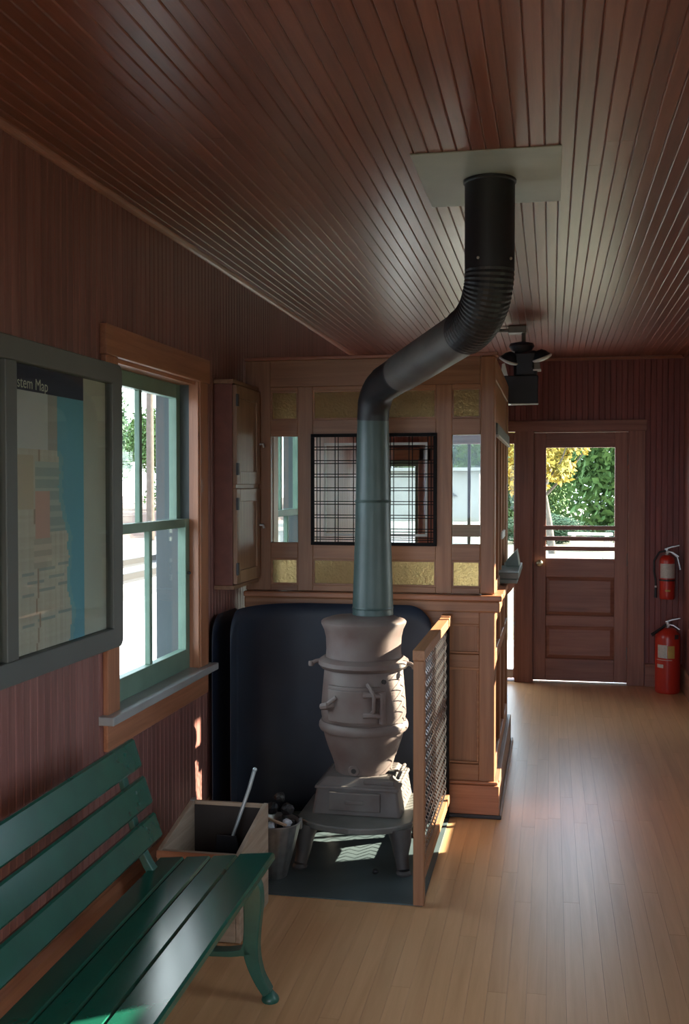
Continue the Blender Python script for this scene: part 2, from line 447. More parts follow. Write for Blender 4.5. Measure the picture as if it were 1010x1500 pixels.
moulding('baseboard_right', bs(XR, -1), 'Y', YB, YF, 'cabinet_Y', 'brown baseboard at the right edge of the floor')
moulding('baseboard_far', [(YF, 0), (YF-.02, 0), (YF-.02, .15), (YF-.012, .175), (YF, .18)], 'X', 0.735, XR, 'door_X', 'dark baseboard behind the standing fire extinguisher')

# ------------------------------------------------------------------ double-hung windows
def dh_window(name, loc, rz, w, h, label, casing='trim_', full=True):
    """origin: bottom centre of the opening on the board face; +y into the room, x along the wall"""
    r = empty(name, loc, rz); tag(r, label, 'window', kind='structure')
    a = w/2; cw = 0.098
    along = 'Y' if abs(math.sin(rz)) > .5 else 'X'
    V, Hm = casing+'Z', casing+along
    bx('head_casing', Hm, r, -a-cw-.012, a+cw+.012, 0, .026, h, h+0.105)
    bx('side_casing', V, r, -a-cw, -a+.004, 0, .020, 0.0, h)
    bx('side_casing', V, r, a-.004, a+cw, 0, .020, 0.0, h)
    bx('stop_bead', V, r, -a+.004, -a+.016, -.012, .013, 0, h, .001); bx('stop_bead', V, r, a-.016, a-.004, -.012, .013, 0, h, .001)
    bx('stool', 'stool_grey', r, -a-cw-.035, a+cw+.035, -.05, .055, -.026, 0.004, .004)
    bx('apron', Hm, r, -a-cw, a+cw, 0, .018, -.125, -.026)
    # jamb lining
    for sg in (-1, 1):
        x0_, x1_ = sorted((sg*(a+.001), sg*(a-.012)))
        bx('jamb', V, r, x0_, x1_, -.030, -.001, 0, h, 0); bx('outer_jamb', 'siding_grey', r, x0_, x1_, -WT-BT, -.030, 0, h, 0)
    bx('jamb_head', Hm, r, -a, a, -WT-BT, -.001, h-.014, h, 0)
    bx('sill', 'sash_green', r, -a-.05, a+.05, -WT-BT-.05, -.045, -.035, 0.003, .002)
    # outside casing
    bx('outer_casing', 'siding_grey', r, -a-.10, -a+.002, -WT-BT-.03, -WT-BT, 0, h+.1, 0); bx('outer_casing', 'siding_grey', r, a-.002, a+.10, -WT-BT-.03, -WT-BT, 0, h+.1, 0)
    def sash(nm, y0, y1, z0, z1, brail, trail):
        s = MB()
        st = .046
        xi = a-.013
        s.box(-xi, -xi+st, y0, y1, z0, z1); s.box(xi-st, xi, y0, y1, z0, z1)
        s.box(-xi+st, xi-st, y0, y1, z0, z0+brail); s.box(-xi+st, xi-st, y0, y1, z1-trail, z1)
        so = s.build(nm, 'sash_green', r, bevel=.002)
        bx('muntin', 'sash_green', so, -.014, .014, y0+.006, y1-.006, z0+brail, z1-trail, .003)
        ym = (y0+y1)/2
        for sx in (-1, 1):
            xa, xb = sorted((sx*.010, sx*(xi-st+.004)))
            MB().box(xa, xb, ym-.0015, ym+.0015, z0+brail-.004, z1-trail+.004).build('pane', 'clear_glass', so)
        return so
    mid = h*0.497
    sash('upper_sash', -.105, -.070, mid-.008, h-.014, .034, .060)
    lo = sash('lower_sash', -.066, -.030, 0.004, mid+.034, .085, .036)
    MB().lathe([(.004,0),(.007,.002),(.007,.010),(.003,.014)], 10).build('sash_pull', 'hinge_dark', lo, loc=(-(a-.036), -.030, .42), rot=(R(-90),0,0), smooth=True)
    return r
for wnm, hole, side, lab in (('window_1', W1, 'L', 'double-hung window with grey-green sashes above the bench end'),
                       ('window_2', W2, 'L', 'green sash window inside the ticket office seen through its panes'),
                       ('window_3', W0, 'L', 'green sash window on the near left wall beyond the display case'),
                       ('window_4', A1, 'R', 'window on the right wall opposite the stove'),
                       ('window_5', A2, 'R', 'window on the right wall opposite the bench'),
                       ('fill_window_6', A0_FILL, 'R', 'added window on the right wall beside the viewpoint, for diffuse light')):
    yc = (hole[0]+hole[1])/2
    if side == 'L': dh_window(wnm, (XL, yc, hole[2]), R(-90), hole[1]-hole[0], hole[3]-hole[2], lab)
    else: dh_window(wnm, (XR, yc, hole[2]), R(90), hole[1]-hole[0], hole[3]-hole[2], lab)
# narrow fixed window in the far wall behind the ticket grille
r = empty('window_7', ((W4[0]+W4[1])/2, YF, W4[2]), R(180)); tag(r, 'narrow pale-blue lit window behind the ticket grille', 'window', kind='structure')
a, h = (W4[1]-W4[0])/2, W4[3]-W4[2]
bx('head_casing', 'trim_X', r, -a-.1, a+.1, 0, .024, h, h+.10); bx('side_casing', 'trim_Z', r, -a-.1, -a+.004, 0, .02, 0, h); bx('side_casing', 'trim_Z', r, a-.004, a+.1, 0, .02, 0, h)
bx('stool', 'trim_X', r, -a-.12, a+.12, -.05, .045, -.028, 0)
sw = MB().box(-a, -a+.04, -.1, -.06, 0, h).box(a-.04, a, -.1, -.06, 0, h).box(-a+.04, a-.04, -.1, -.06, 0, .05).box(-a+.04, a-.04, -.1, -.06, h-.05, h).build('sash', 'sash_green', r, bevel=.002)
MB().box(-a+.036, a-.036, -.082, -.079, .046, h-.046).build('pane', 'clear_glass', sw)

# ------------------------------------------------------------------ far door and glazed leaf
r = empty('door_1', (0, YF, 0)); tag(r, 'brown panelled far door with a big upper pane and three bars', 'door', kind='structure')
dx0, dx1 = -0.138, 0.598
dy0, dy1 = 0.012, 0.052           # leaf sits slightly back from the board face
gz0, gz1 = 1.005, 1.895
gx0, gx1 = dx0+.098, dx1-.100
bx('side_casing', 'door_Z', r, D1[1]-.008, D1[1]+.118, -.024, 0, 0, 2.03)
bx('side_casing', 'door_Z', r, D2[1]-.004, D1[0]+.006, -.030, 0.0, 0, 2.03)
bx('head_casing', 'door_X', r, D2[0]-.12, D1[1]+.130, -.030, 0, 2.025, 2.112)
bx('jamb', 'door_Z', r, D1[0]-.001, D1[0]+.012, 0, WT+BT, 0, 2.03, 0); bx('jamb', 'door_Z', r, D1[1]-.012, D1[1]+.001, 0, WT+BT, 0, 2.03, 0)
bx('jamb_head', 'door_X', r, D1[0], D1[1], 0, WT+BT, 2.018, 2.03, 0)
bx('threshold', 'lamp_white', r, D1[0]+.012, D1[1]-.012, -.01, WT+BT+.04, -.002, .008, .002)
bx('stile', 'door_Z', r, dx0, gx0, dy0, dy1, .016, 2.016); bx('stile', 'door_Z', r, gx1, dx1, dy0, dy1, .016, 2.016)
bx('top_rail', 'door_X', r, gx0, gx1, dy0, dy1, gz1, 2.016)
bx('lock_rail', 'door_X', r, gx0, gx1, dy0, dy1, .855, gz0)
bx('middle_rail', 'door_X', r, gx0, gx1, dy0, dy1, .46, .545)
bx('bottom_rail', 'door_X', r, gx0, gx1, dy0, dy1, .016, .195)
for (z0, z1) in ((.545, .855), (.195, .46)):
    p_ = MB(); e = .03
    p_.v = [(gx0, dy0+.016, z0), (gx1, dy0+.016, z0), (gx1, dy0+.016, z1), (gx0, dy0+.016, z1),
            (gx0+e, dy0+.005, z0+e), (gx1-e, dy0+.005, z0+e), (gx1-e, dy0+.005, z1-e), (gx0+e, dy0+.005, z1-e),
            (gx0, dy1-.01, z0), (gx1, dy1-.01, z0), (gx1, dy1-.01, z1), (gx0, dy1-.01, z1)]
    p_.f = [(4,5,6,7), (0,1,5,4), (1,2,6,5), (2,3,7,6), (3,0,4,7), (8,11,10,9), (0,8,9,1), (1,9,10,2), (2,10,11,3), (3,11,8,0)]
    p_.build('door_panel', 'door_X', r)
MB().box(gx0-.004, gx1+.004, dy0+.02, dy0+.023, gz0-.004, gz1+.004).build('pane', 'clear_glass', r)
for z in (1.085, 1.165, 1.252):
    bx('bar', 'door_X', r, gx0-.022, gx1+.022, dy0-.016, dy0+.006, z-.017, z+.017, .002)
k = MB().lathe([(.026,0),(.026,.004),(.010,.008),(.009,.030),(.022,.038),(.027,.050),(.022,.062),(.004,.066)], 20).build('knob', 'brass', r, loc=(dx0+.048, dy0, .965), rot=(R(90),0,0), smooth=True)
for z in (.25, 1.0, 1.8):
    bx('hinge', 'conduit', r, dx1-.006, dx1+.008, dy0-.006, dy0+.004, z-.05, z+.05, .001)

r = empty('door_2', (0, YF, 0)); tag(r, 'narrow bright glazed door strip between the ticket counter and the far door', 'door', kind='structure')
a0, a1 = D2[0], D2[1]
bx('side_casing', 'door_Z', r, a0-.118, a0+.006, -.024, 0, 0, 2.025)
bx('stile', 'door_Z', r, a0, a0+.08, .04, .08, .02, 2.02); bx('stile', 'door_Z', r, a1-.014, a1-.001, .04, .08, .02, 2.02)
bx('mullion', 'shed_roof', r, -.675, -.650, .045, .075, .09, 1.93)
bx('top_rail', 'door_X', r, a0+.08, a1-.014, .04, .08, 1.93, 2.02)
bx('middle_rail', 'door_X', r, a0+.08, -.50, .04, .08, 1.17, 1.27)
bx('bottom_rail', 'lamp_white', r, a0+.08, a1-.014, .04, .08, .02, .09)
MB().box(a0+.078, -.672, .058, .061, .085, 1.935).build('pane', 'clear_glass', r)
MB().box(-.654, a1-.012, .058, .061, .085, 1.935).build('pane', 'clear_glass', r)

# windows get sky portals
for hole, x, nx in ((W0, XL-.15, 1), (W1, XL-.15, 1), (W2, XL-.15, 1), (A0_FILL, XR+.15, -1), (A1, XR+.15, -1), (A2, XR+.15, -1)):
    portal((x, (hole[0]+hole[1])/2, (hole[2]+hole[3])/2), (nx,0,0), hole[1]-hole[0], hole[3]-hole[2])
portal(((gx0+gx1)/2, YF+.15, (gz0+gz1)/2), (0,-1,0), gx1-gx0, gz1-gz0)
portal(((D2[0]+D2[1])/2, YF+.15, 1.0), (0,-1,0), D2[1]-D2[0], 1.95)
portal(((B1_FILL[0]+B1_FILL[1])/2, YB-.15, (B1_FILL[2]+B1_FILL[3])/2), (0,1,0), B1_FILL[1]-B1_FILL[0], B1_FILL[3]-B1_FILL[2])
# OBJECTS
# ------------------------------------------------------------------ ticket office counter and glazed partition
T = empty('ticket_counter', (-.85, 5.08, 0)); T['label'] = 'oak ticket counter with a glazed partition and barred window behind the stove'; T['category'] = 'counter'
def tb(name, mat, x0, x1, y0, y1, z0, z1, bevel=.003, par=None):
    return MB().box(x0+.85, x1+.85, y0-5.08, y1-5.08, z0, z1).build(name, mat, par or T, bevel=bevel)
PF, PBk = 5.045, 5.085         # front / back of frame members
xL, xR_ = -1.495, -.262
# uprights
tb('stile', 'oak_Z', xL, -1.366, PF, PBk, 1.07, 2.205)
tb('stile', 'oak_Z', -1.228, -1.152, PF, PBk, 1.07, 2.075)
tb('stile', 'oak_Z', -.545, -.468, PF, PBk, 1.07, 2.075)
tb('corner_post', 'oak_Z', -.332, xR_, 5.032, 5.10, 1.07, 2.205, .008)
tb('top_rail', 'oak_X', -1.366, -.332, PF-.004, PBk, 2.075, 2.205)
tb('cap_moulding', 'door_X', xL, xR_+.012, PF-.016, PBk+.02, 2.205, 2.222, .004)
bays = ((-1.366, -1.228), (-1.152, -.545), (-.468, -.332))
for (a, b) in bays:
    tb('rail', 'oak_X', a, b, PF, PBk, 2.055, 2.075); tb('rail', 'oak_X', a, b, PF, PBk, 1.832, 1.912)
    tb('rail', 'oak_X', a, b, PF, PBk, 1.228, 1.308); tb('rail', 'oak_X', a, b, PF, PBk, 1.07, 1.100)
    for (z0, z1, g) in ((1.912, 2.055, 'amber_glass'), (1.100, 1.228, 'amber_glass')):
        tb('amber_pane', g, a-.003, b+.003, 5.062, 5.066, z0-.003, z1+.003, 0)
        # glazing bead
        bd = MB()
        for (u0, u1, v0, v1) in ((a, b, z0, z0+.008), (a, b, z1-.008, z1), (a, a+.008, z0+.008, z1-.008), (b-.008, b, z0+.008, z1-.008)):
            bd.box(u0+.85, u1+.85, 5.051-5.08, 5.062-5.08, v0, v1)
        bd.build('glazing_bead', 'oak_X', T)
    if b-a < .3:
        tb('clear_pane', 'clear_glass', a-.003, b+.003, 5.062, 5.065, 1.305, 1.835, 0)
# ticket window: pale-edged sliding pane behind a black wire grille
sl = tb('sliding_pane', 'clear_glass', -1.10, -.60, 5.105, 5.109, 1.35, 1.79, 0)
fr_ = MB()
for (u0, u1, v0, v1) in ((-1.108, -.592, 1.340, 1.352), (-1.108, -.592, 1.788, 1.800), (-1.108, -1.098, 1.352, 1.788), (-.602, -.592, 1.352, 1.788)):
    fr_.box(u0+.85, u1+.85, 5.100-5.08, 5.114-5.08, v0, v1)
fr_.build('sliding_frame', 'lamp_white', sl, bevel=.001)
gx = (-1.158, -.539, 1.298, 1.842)
gf = MB()
for (u0, u1, v0, v1) in ((gx[0], gx[1], gx[2], gx[2]+.016), (gx[0], gx[1], gx[3]-.016, gx[3]), (gx[0], gx[0]+.016, gx[2]+.016, gx[3]-.016), (gx[1]-.016, gx[1], gx[2]+.016, gx[3]-.016)):
    gf.box(u0+.85, u1+.85, PF-.020-5.08, PF-5.08, v0, v1)
gr = gf.build('grille', 'wire_black', T, bevel=.002); gr['label'] = 'black wire grille over the ticket window'
def rod(p0, p1, r_=.0022):
    MB().tube([Vector(p0)+Vector((.85,-5.08,0)), Vector(p1)+Vector((.85,-5.08,0))], r_, 6).build('wire', 'wire_black', gr)
for i in range(7):
    z = 1.372 + i*.0665
    for dz in (-.007, .007): rod((gx[0]+.01, PF-.008, z+dz), (gx[1]-.01, PF-.008, z+dz))
for zz in (1.326, 1.336): rod((gx[0]+.01, PF-.008, zz), (gx[1]-.01, PF-.008, zz))
for i in range(7):
    x = -1.120 + i*.091
    for dx in (-.008, .008): rod((x+dx, PF-.012, gx[2]+.01), (x+dx, PF-.012, gx[3]-.01))
# ledge and mouldings, front and right side
SY1 = 6.58
tb('ledge', 'trim_X', xL, -.225, 5.000, 5.13, 1.040, 1.068, .006)
tb('bed_moulding', 'oak_X', xL, -.235, 5.012, 5.06, .985, 1.040, .008)
# lower framing (front)
fx = [(-1.495, -1.40), (-1.10, -1.03), (-.74, -.66), (-.335, -.262)]
LF = 5.045
for (a, b) in fx: tb('stile', 'oak_Z', a, b, LF, LF+.04, .17, .985)
for (a, b) in ((-1.40, -1.10), (-1.03, -.74), (-.66, -.335)):
    tb('rail', 'oak_X', a, b, LF, LF+.04, .925, .985); tb('rail', 'oak_X', a, b, LF, LF+.04, .715, .780); tb('rail', 'oak_X', a, b, LF, LF+.04, .17, .250)
    for (z0, z1) in ((.780, .925), (.250, .715)):
        tb('panel', 'oak_Z', a-.004, b+.004, LF+.018, LF+.030, z0-.004, z1+.004, 0)
        mb = MB()
        for (u0, u1, v0, v1) in ((a, b, z0, z0+.012), (a, b, z1-.012, z1), (a, a+.012, z0+.012, z1-.012), (b-.012, b, z0+.012, z1-.012)):
            mb.box(u0+.85, u1+.85, LF+.008-5.08, LF+.018-5.08, v0, v1)
        mb.build('panel_moulding', 'oak_X', T, bevel=.003)
tb('plinth', 'trim_X', xL, -.238, 5.022, 5.10, 0.0, .155, .004)
tb('plinth_cap', 'trim_X', xL, -.244, 5.030, 5.09, .155, .172, .006)
tb('shoe_moulding', 'hinge_dark', xL, -.226, 5.008, 5.022, 0, .018, .004)
# right side of the enclosure
sx0, sx1 = -.302, -.262
for (a, b) in ((5.11, 5.17), (5.60, 5.67), (6.08, 6.15), (6.51, 6.58)):
    tb('stile', 'oak_Z', sx0, sx1, a, b, .17, 1.04)
for (a, b) in ((5.17, 5.60), (5.67, 6.08), (6.15, 6.51)):
    tb('rail', 'oak_Y', sx0, sx1, a, b, .925, 1.04); tb('rail', 'oak_Y', sx0, sx1, a, b, .715, .780); tb('rail', 'oak_Y', sx0, sx1, a, b, .17, .250)
    tb('panel', 'oak_Z', sx0+.01, sx1-.018, a-.004, b+.004, .776, .929, 0); tb('panel', 'oak_Z', sx0+.01, sx1-.018, a-.004, b+.004, .246, .719, 0)
tb('plinth', 'cabinet_Y', sx0, -.240, 5.10, 6.60, 0, .165, .004)
tb('shoe_moulding', 'cabinet_Y', -.240, -.226, 5.02, 6.62, 0, .018, .004)
tb('ledge', 'trim_Y', sx0-.02, -.222, 5.13, 6.60, 1.04, 1.068, .006)
tb('bed_moulding', 'oak_Y', sx1, -.238, 5.06, 6.58, .985, 1.04, .006)
# ticket shelf on the side with sloping paper rest and brackets
tb('side_shelf', 'ledge_green', -.30, -.165, 5.55, 6.30, 1.10, 1.135, .004)
tb('shelf_edge', 'ledge_green', -.30, -.172, 5.54, 6.31, 1.078, 1.10, .003)
pr_ = MB().prism([(-.25+.85, 1.135), (-.175+.85, 1.135), (-.190+.85, 1.225), (-.25+.85, 1.16)], 'Y', 5.98-5.08, 6.22-5.08).build('paper_rest', 'ledge_green', T, bevel=.002)
for y in (5.62, 6.2):
    MB().prism([(sx1+.85, 1.078), (-.18+.85, 1.078), (-.20+.85, 1.04), (-.245+.85, .99), (sx1+.85, .93)], 'Y', y-5.08, y+.035-5.08).build('bracket', 'trim_Z', T, bevel=.003)
# side glazing: header of boards, grey lintel, slender mullions
tb('corner_post', 'oak_Z', -.318, sx1, 6.50, 6.58, 1.068, 2.205, .006)
tb('top_rail', 'oak_Y', sx0, sx1, 5.10, 6.50, 2.10, 2.205)
for i in range(31):
    y0 = 5.105 + i*.045
    tb('head_board', 'oak_Z', sx0+.008, sx1-.008, y0, y0+.0435, 1.89, 2.10, .003)
tb('lintel', 'ledge_green', sx0-.004, sx1+.010, 5.10, 6.50, 1.835, 1.89, .003)
tb('drip_edge', 'lamp_white', sx1-.002, sx1+.016, 5.10, 6.50, 1.824, 1.834, .002)
tb('sill_rail', 'oak_Y', sx0, sx1, 5.10, 6.50, 1.068, 1.12)
for (y0, w_) in ((5.105, .03), (5.40, .035), (5.72, .035), (6.05, .035), (6.36, .04)):
    tb('mullion', 'oak_Z', sx0, sx1, y0, y0+w_, 1.12, 1.835)
for (a, b) in ((5.135, 5.40), (5.435, 5.72), (5.755, 6.05), (6.085, 6.36), (6.40, 6.50)):
    tb('clear_pane', 'clear_glass', -.284, -.281, a-.003, b+.003, 1.117, 1.838, 0)
tb('side_rail', 'lamp_white', sx1-.004, sx1+.006, 5.72, 6.05, 1.30, 1.34, .002)

# ------------------------------------------------------------------ wall cabinet beside the ticket counter
Cb = empty('wall_cabinet', (XL, 4.80, 1.13)); tag(Cb, 'shallow two-door wooden wall cabinet with a dull red side, left of the ticket counter', 'cabinet')
def cb(name, mat, x0, x1, y0, y1, z0, z1, bevel=.002, par=None):
    return MB().box(x0-XL, x1-XL, y0-4.80, y1-4.80, z0-1.13, z1-1.13).build(name, mat, par or Cb, bevel=bevel)
cb('side', 'cabinet_side_red', XL, -1.432, 4.62, 4.638, 1.13, 2.055)
cb('side', 'cabinet_side_red', XL, -1.432, 5.005, 5.023, 1.13, 2.055)
cb('top', 'cabinet_Y', XL, -1.425, 4.615, 5.028, 2.055, 2.075); cb('bottom', 'cabinet_Y', XL, -1.425, 4.615, 5.028, 1.112, 1.13)
cb('back', 'cabinet_Z', XL+.001, XL+.010, 4.638, 5.005, 1.13, 2.055, 0)
for k, (z0, z1) in enumerate(((1.595, 2.050), (1.136, 1.575))):
    d = MB()
    for (u0, u1, v0, v1) in ((4.626, 4.680, z0, z1), (4.965, 5.018, z0, z1), (4.680, 4.965, z0, z0+.06), (4.680, 4.965, z1-.06, z1)):
        d.box(-1.432-XL, -1.412-XL, u0-4.80, u1-4.80, v0-1.13, v1-1.13)
    do = d.build('door', 'cabinet_Z', Cb, bevel=.002)
    cb('door_panel', 'cabinet_Z', -1.428, -1.420, 4.676, 4.969, z0+.056, z1-.056, 0, do)
    for zz in (z0+.07, z1-.07):
        cb('hinge', 'hinge_dark', -1.414, -1.404, 4.616, 4.642, zz-.028, zz+.028, .002, do)
    zz = (z0+z1)/2 - (.03 if k == 0 else -.04)
    MB().tube([(-1.41-XL, 5.00-4.80, zz-1.13), (-1.392-XL, 5.00-4.80, zz-1.13), (-1.388-XL, 5.00-4.80, zz-.016-1.13)], .006, 8).build('latch', 'steel', do, smooth=True)
cb('middle_rail', 'cabinet_Y', -1.436, -1.418, 4.63, 5.01, 1.575, 1.595)

# ------------------------------------------------------------------ wall display case with map
CX0, CX1 = XL, -1.440
cy0, cy1, cz0, cz1 = 1.88, 3.388, 1.040, 1.998
K = empty('map_display_case', (XL, 2.63, 1.04)); tag(K, 'dark bronze glazed display case with a system map, hung beside the window', 'display case')
def kb(name, mat, x0, x1, y0, y1, z0, z1, bevel=.003, par=None):
    return MB().box(x0-XL, x1-XL, y0-2.63, y1-2.63, z0-1.04, z1-1.04).build(name, mat, par or K, bevel=bevel)
def rrect(y0, y1, z0, z1, rad, n=6):
    pts = []
    for (cy, cz, a0) in ((y1-rad, z1-rad, 0), (y0+rad, z1-rad, 90), (y0+rad, z0+rad, 180), (y1-rad, z0+rad, 270)):
        for i in range(n+1):
            a = R(a0 + 90*i/n); pts.append((cy+rad*math.cos(a), cz+rad*math.sin(a)))
    return pts
fw = .068
out = rrect(cy0-2.63, cy1-2.63, 0, cz1-cz0, .03); inn = rrect(cy0+fw-2.63, cy1-fw-2.63, .066, cz1-cz0-.066, .004)
fr2 = MB(); k_ = len(out)
for x in (0.0, CX1-XL):
    fr2.v += [(x, p, q_) for p, q_ in out] + [(x - (0 if x == 0 else .006), p, q_) for p, q_ in inn]
for i in range(k_):
    j = (i+1) % k_
    fr2.f += [(2*k_+i, 2*k_+j, 3*k_+j, 3*k_+i), (i, k_+i, k_+j, j), (i, j, 2*k_+j, 2*k_+i), (k_+i, 3*k_+i, 3*k_+j, k_+j)]
fr2.build('frame', 'case_bronze', K, bevel=.004)
kb('divider', 'case_bronze', XL+.02, CX1-.004, 2.610, 2.672, cz0+.066, cz1-.066)
kb('backing', 'case_back', -1.482, -1.474, cy0+.05, cy1-.05, cz0+.04, cz1-.04, 0)
for (a, b) in ((cy0+fw, 2.612), (2.670, cy1-fw)):
    kb('glass', 'case_glass', CX1-.022, CX1-.018, a, b, cz0+.064, cz1-.064, 0)
# printed sheets: flat print as per-cell colour
def sheet(name, y0, y1, z0, z1, fn, nu, nv, label):
    me = bpy.data.meshes.new(name); x = -1.4715
    vs = [(x-XL, y0+(y1-y0)*i/nu-2.63, z0+(z1-z0)*j/nv-1.04) for j in range(nv+1) for i in range(nu+1)]
    fs = [(j*(nu+1)+i, j*(nu+1)+i+1, (j+1)*(nu+1)+i+1, (j+1)*(nu+1)+i) for j in range(nv) for i in range(nu)]
    me.from_pydata(vs, [], fs)
    ca = me.color_attributes.new('print', 'FLOAT_COLOR', 'CORNER')
    k = 0
    for j in range(nv):
        for i in range(nu):
            c = fn((i+.5)/nu, (j+.5)/nv)
            for _ in range(4): ca.data[k].color = (*c, 1); k += 1
    me.update()
    o = link_mesh(name, me, 'printed_sheet', K); o['label'] = label
    return o
m, n, l, p = new_mat('printed_sheet'); at = n.new('ShaderNodeVertexColor'); at.layer_name = 'print'
l.new(at.outputs['Color'], p.inputs['Base Color']); p.inputs['Roughness'].default_value = .6
rm = random.Random(3)
jit = [[rm.uniform(-1, 1) for _ in range(200)] for _ in range(4)]
def map_fn(u, v):
    t = 1-v
    if t < .105: return (.025, .025, .055)
    sea = (.13, .36, .46)
    if t < .30 and u < .62: return (.50, .50, .49)
    if t < .305 and u < .72: return (.34, .33, .30)
    coast = (.66 if t < .30 else .70 + .13*min(1, (t-.30)/.4)) + .022*math.sin(t*23) + .012*jit[0][int(t*60)]
    if t < .30:
        return sea if u > .655 else (.45, .36, .36)
    if u > coast+.04: return sea
    if u > coast: return (.20, .40, .44)
    if .32 < t < .50 and u < .48: return (.48, .40, .30)
    if .44 < t < .60 and .50 < u < .64: return (.55, .33, .28)
    if .60 < t < .70 and .48 < u < .66: return (.55, .46, .38) if int(t*50) % 2 else (.42, .38, .32)
    if .34 < t < .58 and u > .50:
        return (.30, .36, .34) if int(t*70) % 3 else (.40, .44, .40)
    if abs(u-(.52+.03*jit[1][int(t*20)])) < .008: return (.34, .26, .20)
    for zz in (.71, .745, .78, .88):
        if abs(t-zz+.05*(u-.5)) < .004 and u > .38: return (.30, .34, .32)
    g = .03*jit[2][int(u*50)] + .02*jit[3][int(t*90)]
    return (.50+g, .455+g, .38+g)
sheet('map_poster', 2.50, 3.146, 1.085, 1.955, map_fn, 64, 100, 'system map with blue water and a dark title band')
def list_fn(u, v):
    if .45 < v < .62 and u > .80: return (.45, .12, .10)
    if v > .86: return (.06, .07, .07)
    if int(v*34) % 2 and u > .15: return (.30, .29, .27)
    return (.40, .39, .37)
sheet('timetable_sheet', 1.98, 2.495, 1.10, 1.94, list_fn, 30, 68, 'timetable sheet in the left bay of the case')
cu = bpy.data.curves.new('title_text', 'FONT'); cu.body = 'System Map'; cu.size = .047; cu.align_x = 'RIGHT'
to = bpy.data.objects.new('title_text', cu); COL.objects.link(to)
dg = bpy.context.evaluated_depsgraph_get(); me = bpy.data.meshes.new_from_object(to.evaluated_get(dg)); bpy.data.objects.remove(to)
to = link_mesh('title_text', me, 'print_white', K, loc=(-1.4705-XL, 2.905-2.63, 1.866-1.04), rot=(R(90), 0, R(90)))
# ------------------------------------------------------------------ bench
BN = empty('park_bench', (-.853, 3.20, 0), R(1.2)); tag(BN, 'dark green slatted bench with cast-iron legs along the left wall', 'bench')
L_ = 1.95
def slat(name, cx, cz, w, t, ang):
    """slat along local -y, section width w, thickness t, tilted by ang about y"""
    c, s_ = math.cos(ang), math.sin(ang)
    poly = []
    r_ = min(.006, t*.45)
    for (sx, sz) in ((1,1),(-1,1),(-1,-1),(1,-1)):
        for (ex, ez) in (((0, r_), (r_, 0)) if sx*sz > 0 else ((r_, 0), (0, r_))):
            px, pz = sx*(w/2-ex), sz*(t/2-ez)
            poly.append((cx+px*c-pz*s_, cz+px*s_+pz*c))
    # order the eight corner points by angle
    poly.sort(key=lambda p_: math.atan2(-(p_[0]-cx)*s_+(p_[1]-cz)*c, ((p_[0]-cx)*c+(p_[1]-cz)*s_)*t/w))
    return MB().prism(poly, 'Y', -L_, 0).build(name, 'bench_green', BN)
# seat: four boards falling gently to the back
seat_pts = [(-.344, .377, .086), (-.255, .385, .086), (-.166, .394, .086), (-.061, .407, .119)]
for (cx, cz, w_) in seat_pts: slat('seat_slat', cx, cz, w_, .026, R(5.5))
back = [(-.398, .492, .082, 70), (-.432, .604, .092, 71), (-.468, .722, .096, 72)]
for (cx, cz, w_, an) in back: slat('back_slat', cx, cz, w_, .024, R(180-an))
def ribbon(pts, wid, y0, y1):
    """flat bar following pts (x,z) with half-widths wid, extruded y0..y1"""
    k = len(pts); lft, rgt = [], []
    for i in range(k):
        a = Vector(pts[max(0, i-1)]); b = Vector(pts[min(k-1, i+1)]); t = (b-a).normalized(); nn = Vector((-t.y, t.x))
        pc = Vector(pts[i]); lft.append(pc+nn*wid[i]); rgt.append(pc-nn*wid[i])
    mb = MB(); 
    for y in (y0, y1):
        mb.v += [(q_.x, y, q_.y) for q_ in lft] + [(q_.x, y, q_.y) for q_ in rgt]
    o_ = 2*k
    for i in range(k-1):
        mb.f += [(i, i+1, k+i+1, k+i), (o_+i, o_+k+i, o_+k+i+1, o_+i+1), (i, o_+i, o_+i+1, i+1), (k+i, k+i+1, o_+k+i+1, o_+k+i)]
    mb.f += [(0, k, o_+k, o_), (k-1, o_+k-1, o_+2*k-1, 2*k-1)]
    return mb
def smooth_pts(ctrl, n=6):
    out = []
    P_ = [Vector(c[:2]) for c in ctrl]; W_ = [c[2] for c in ctrl]
    for i in range(len(P_)-1):
        p0, p1, p2, p3 = P_[max(0,i-1)], P_[i], P_[i+1], P_[min(len(P_)-1,i+2)]
        for j in range(n):
            t = j/n
            q_ = .5*((2*p1)+(-p0+p2)*t+(2*p0-5*p1+4*p2-p3)*t*t+(-p0+3*p1-3*p2+p3)*t**3)
            out.append((q_.x, q_.y, W_[i]*(1-t)+W_[i+1]*t))
    out.append((*P_[-1], W_[-1])); return out
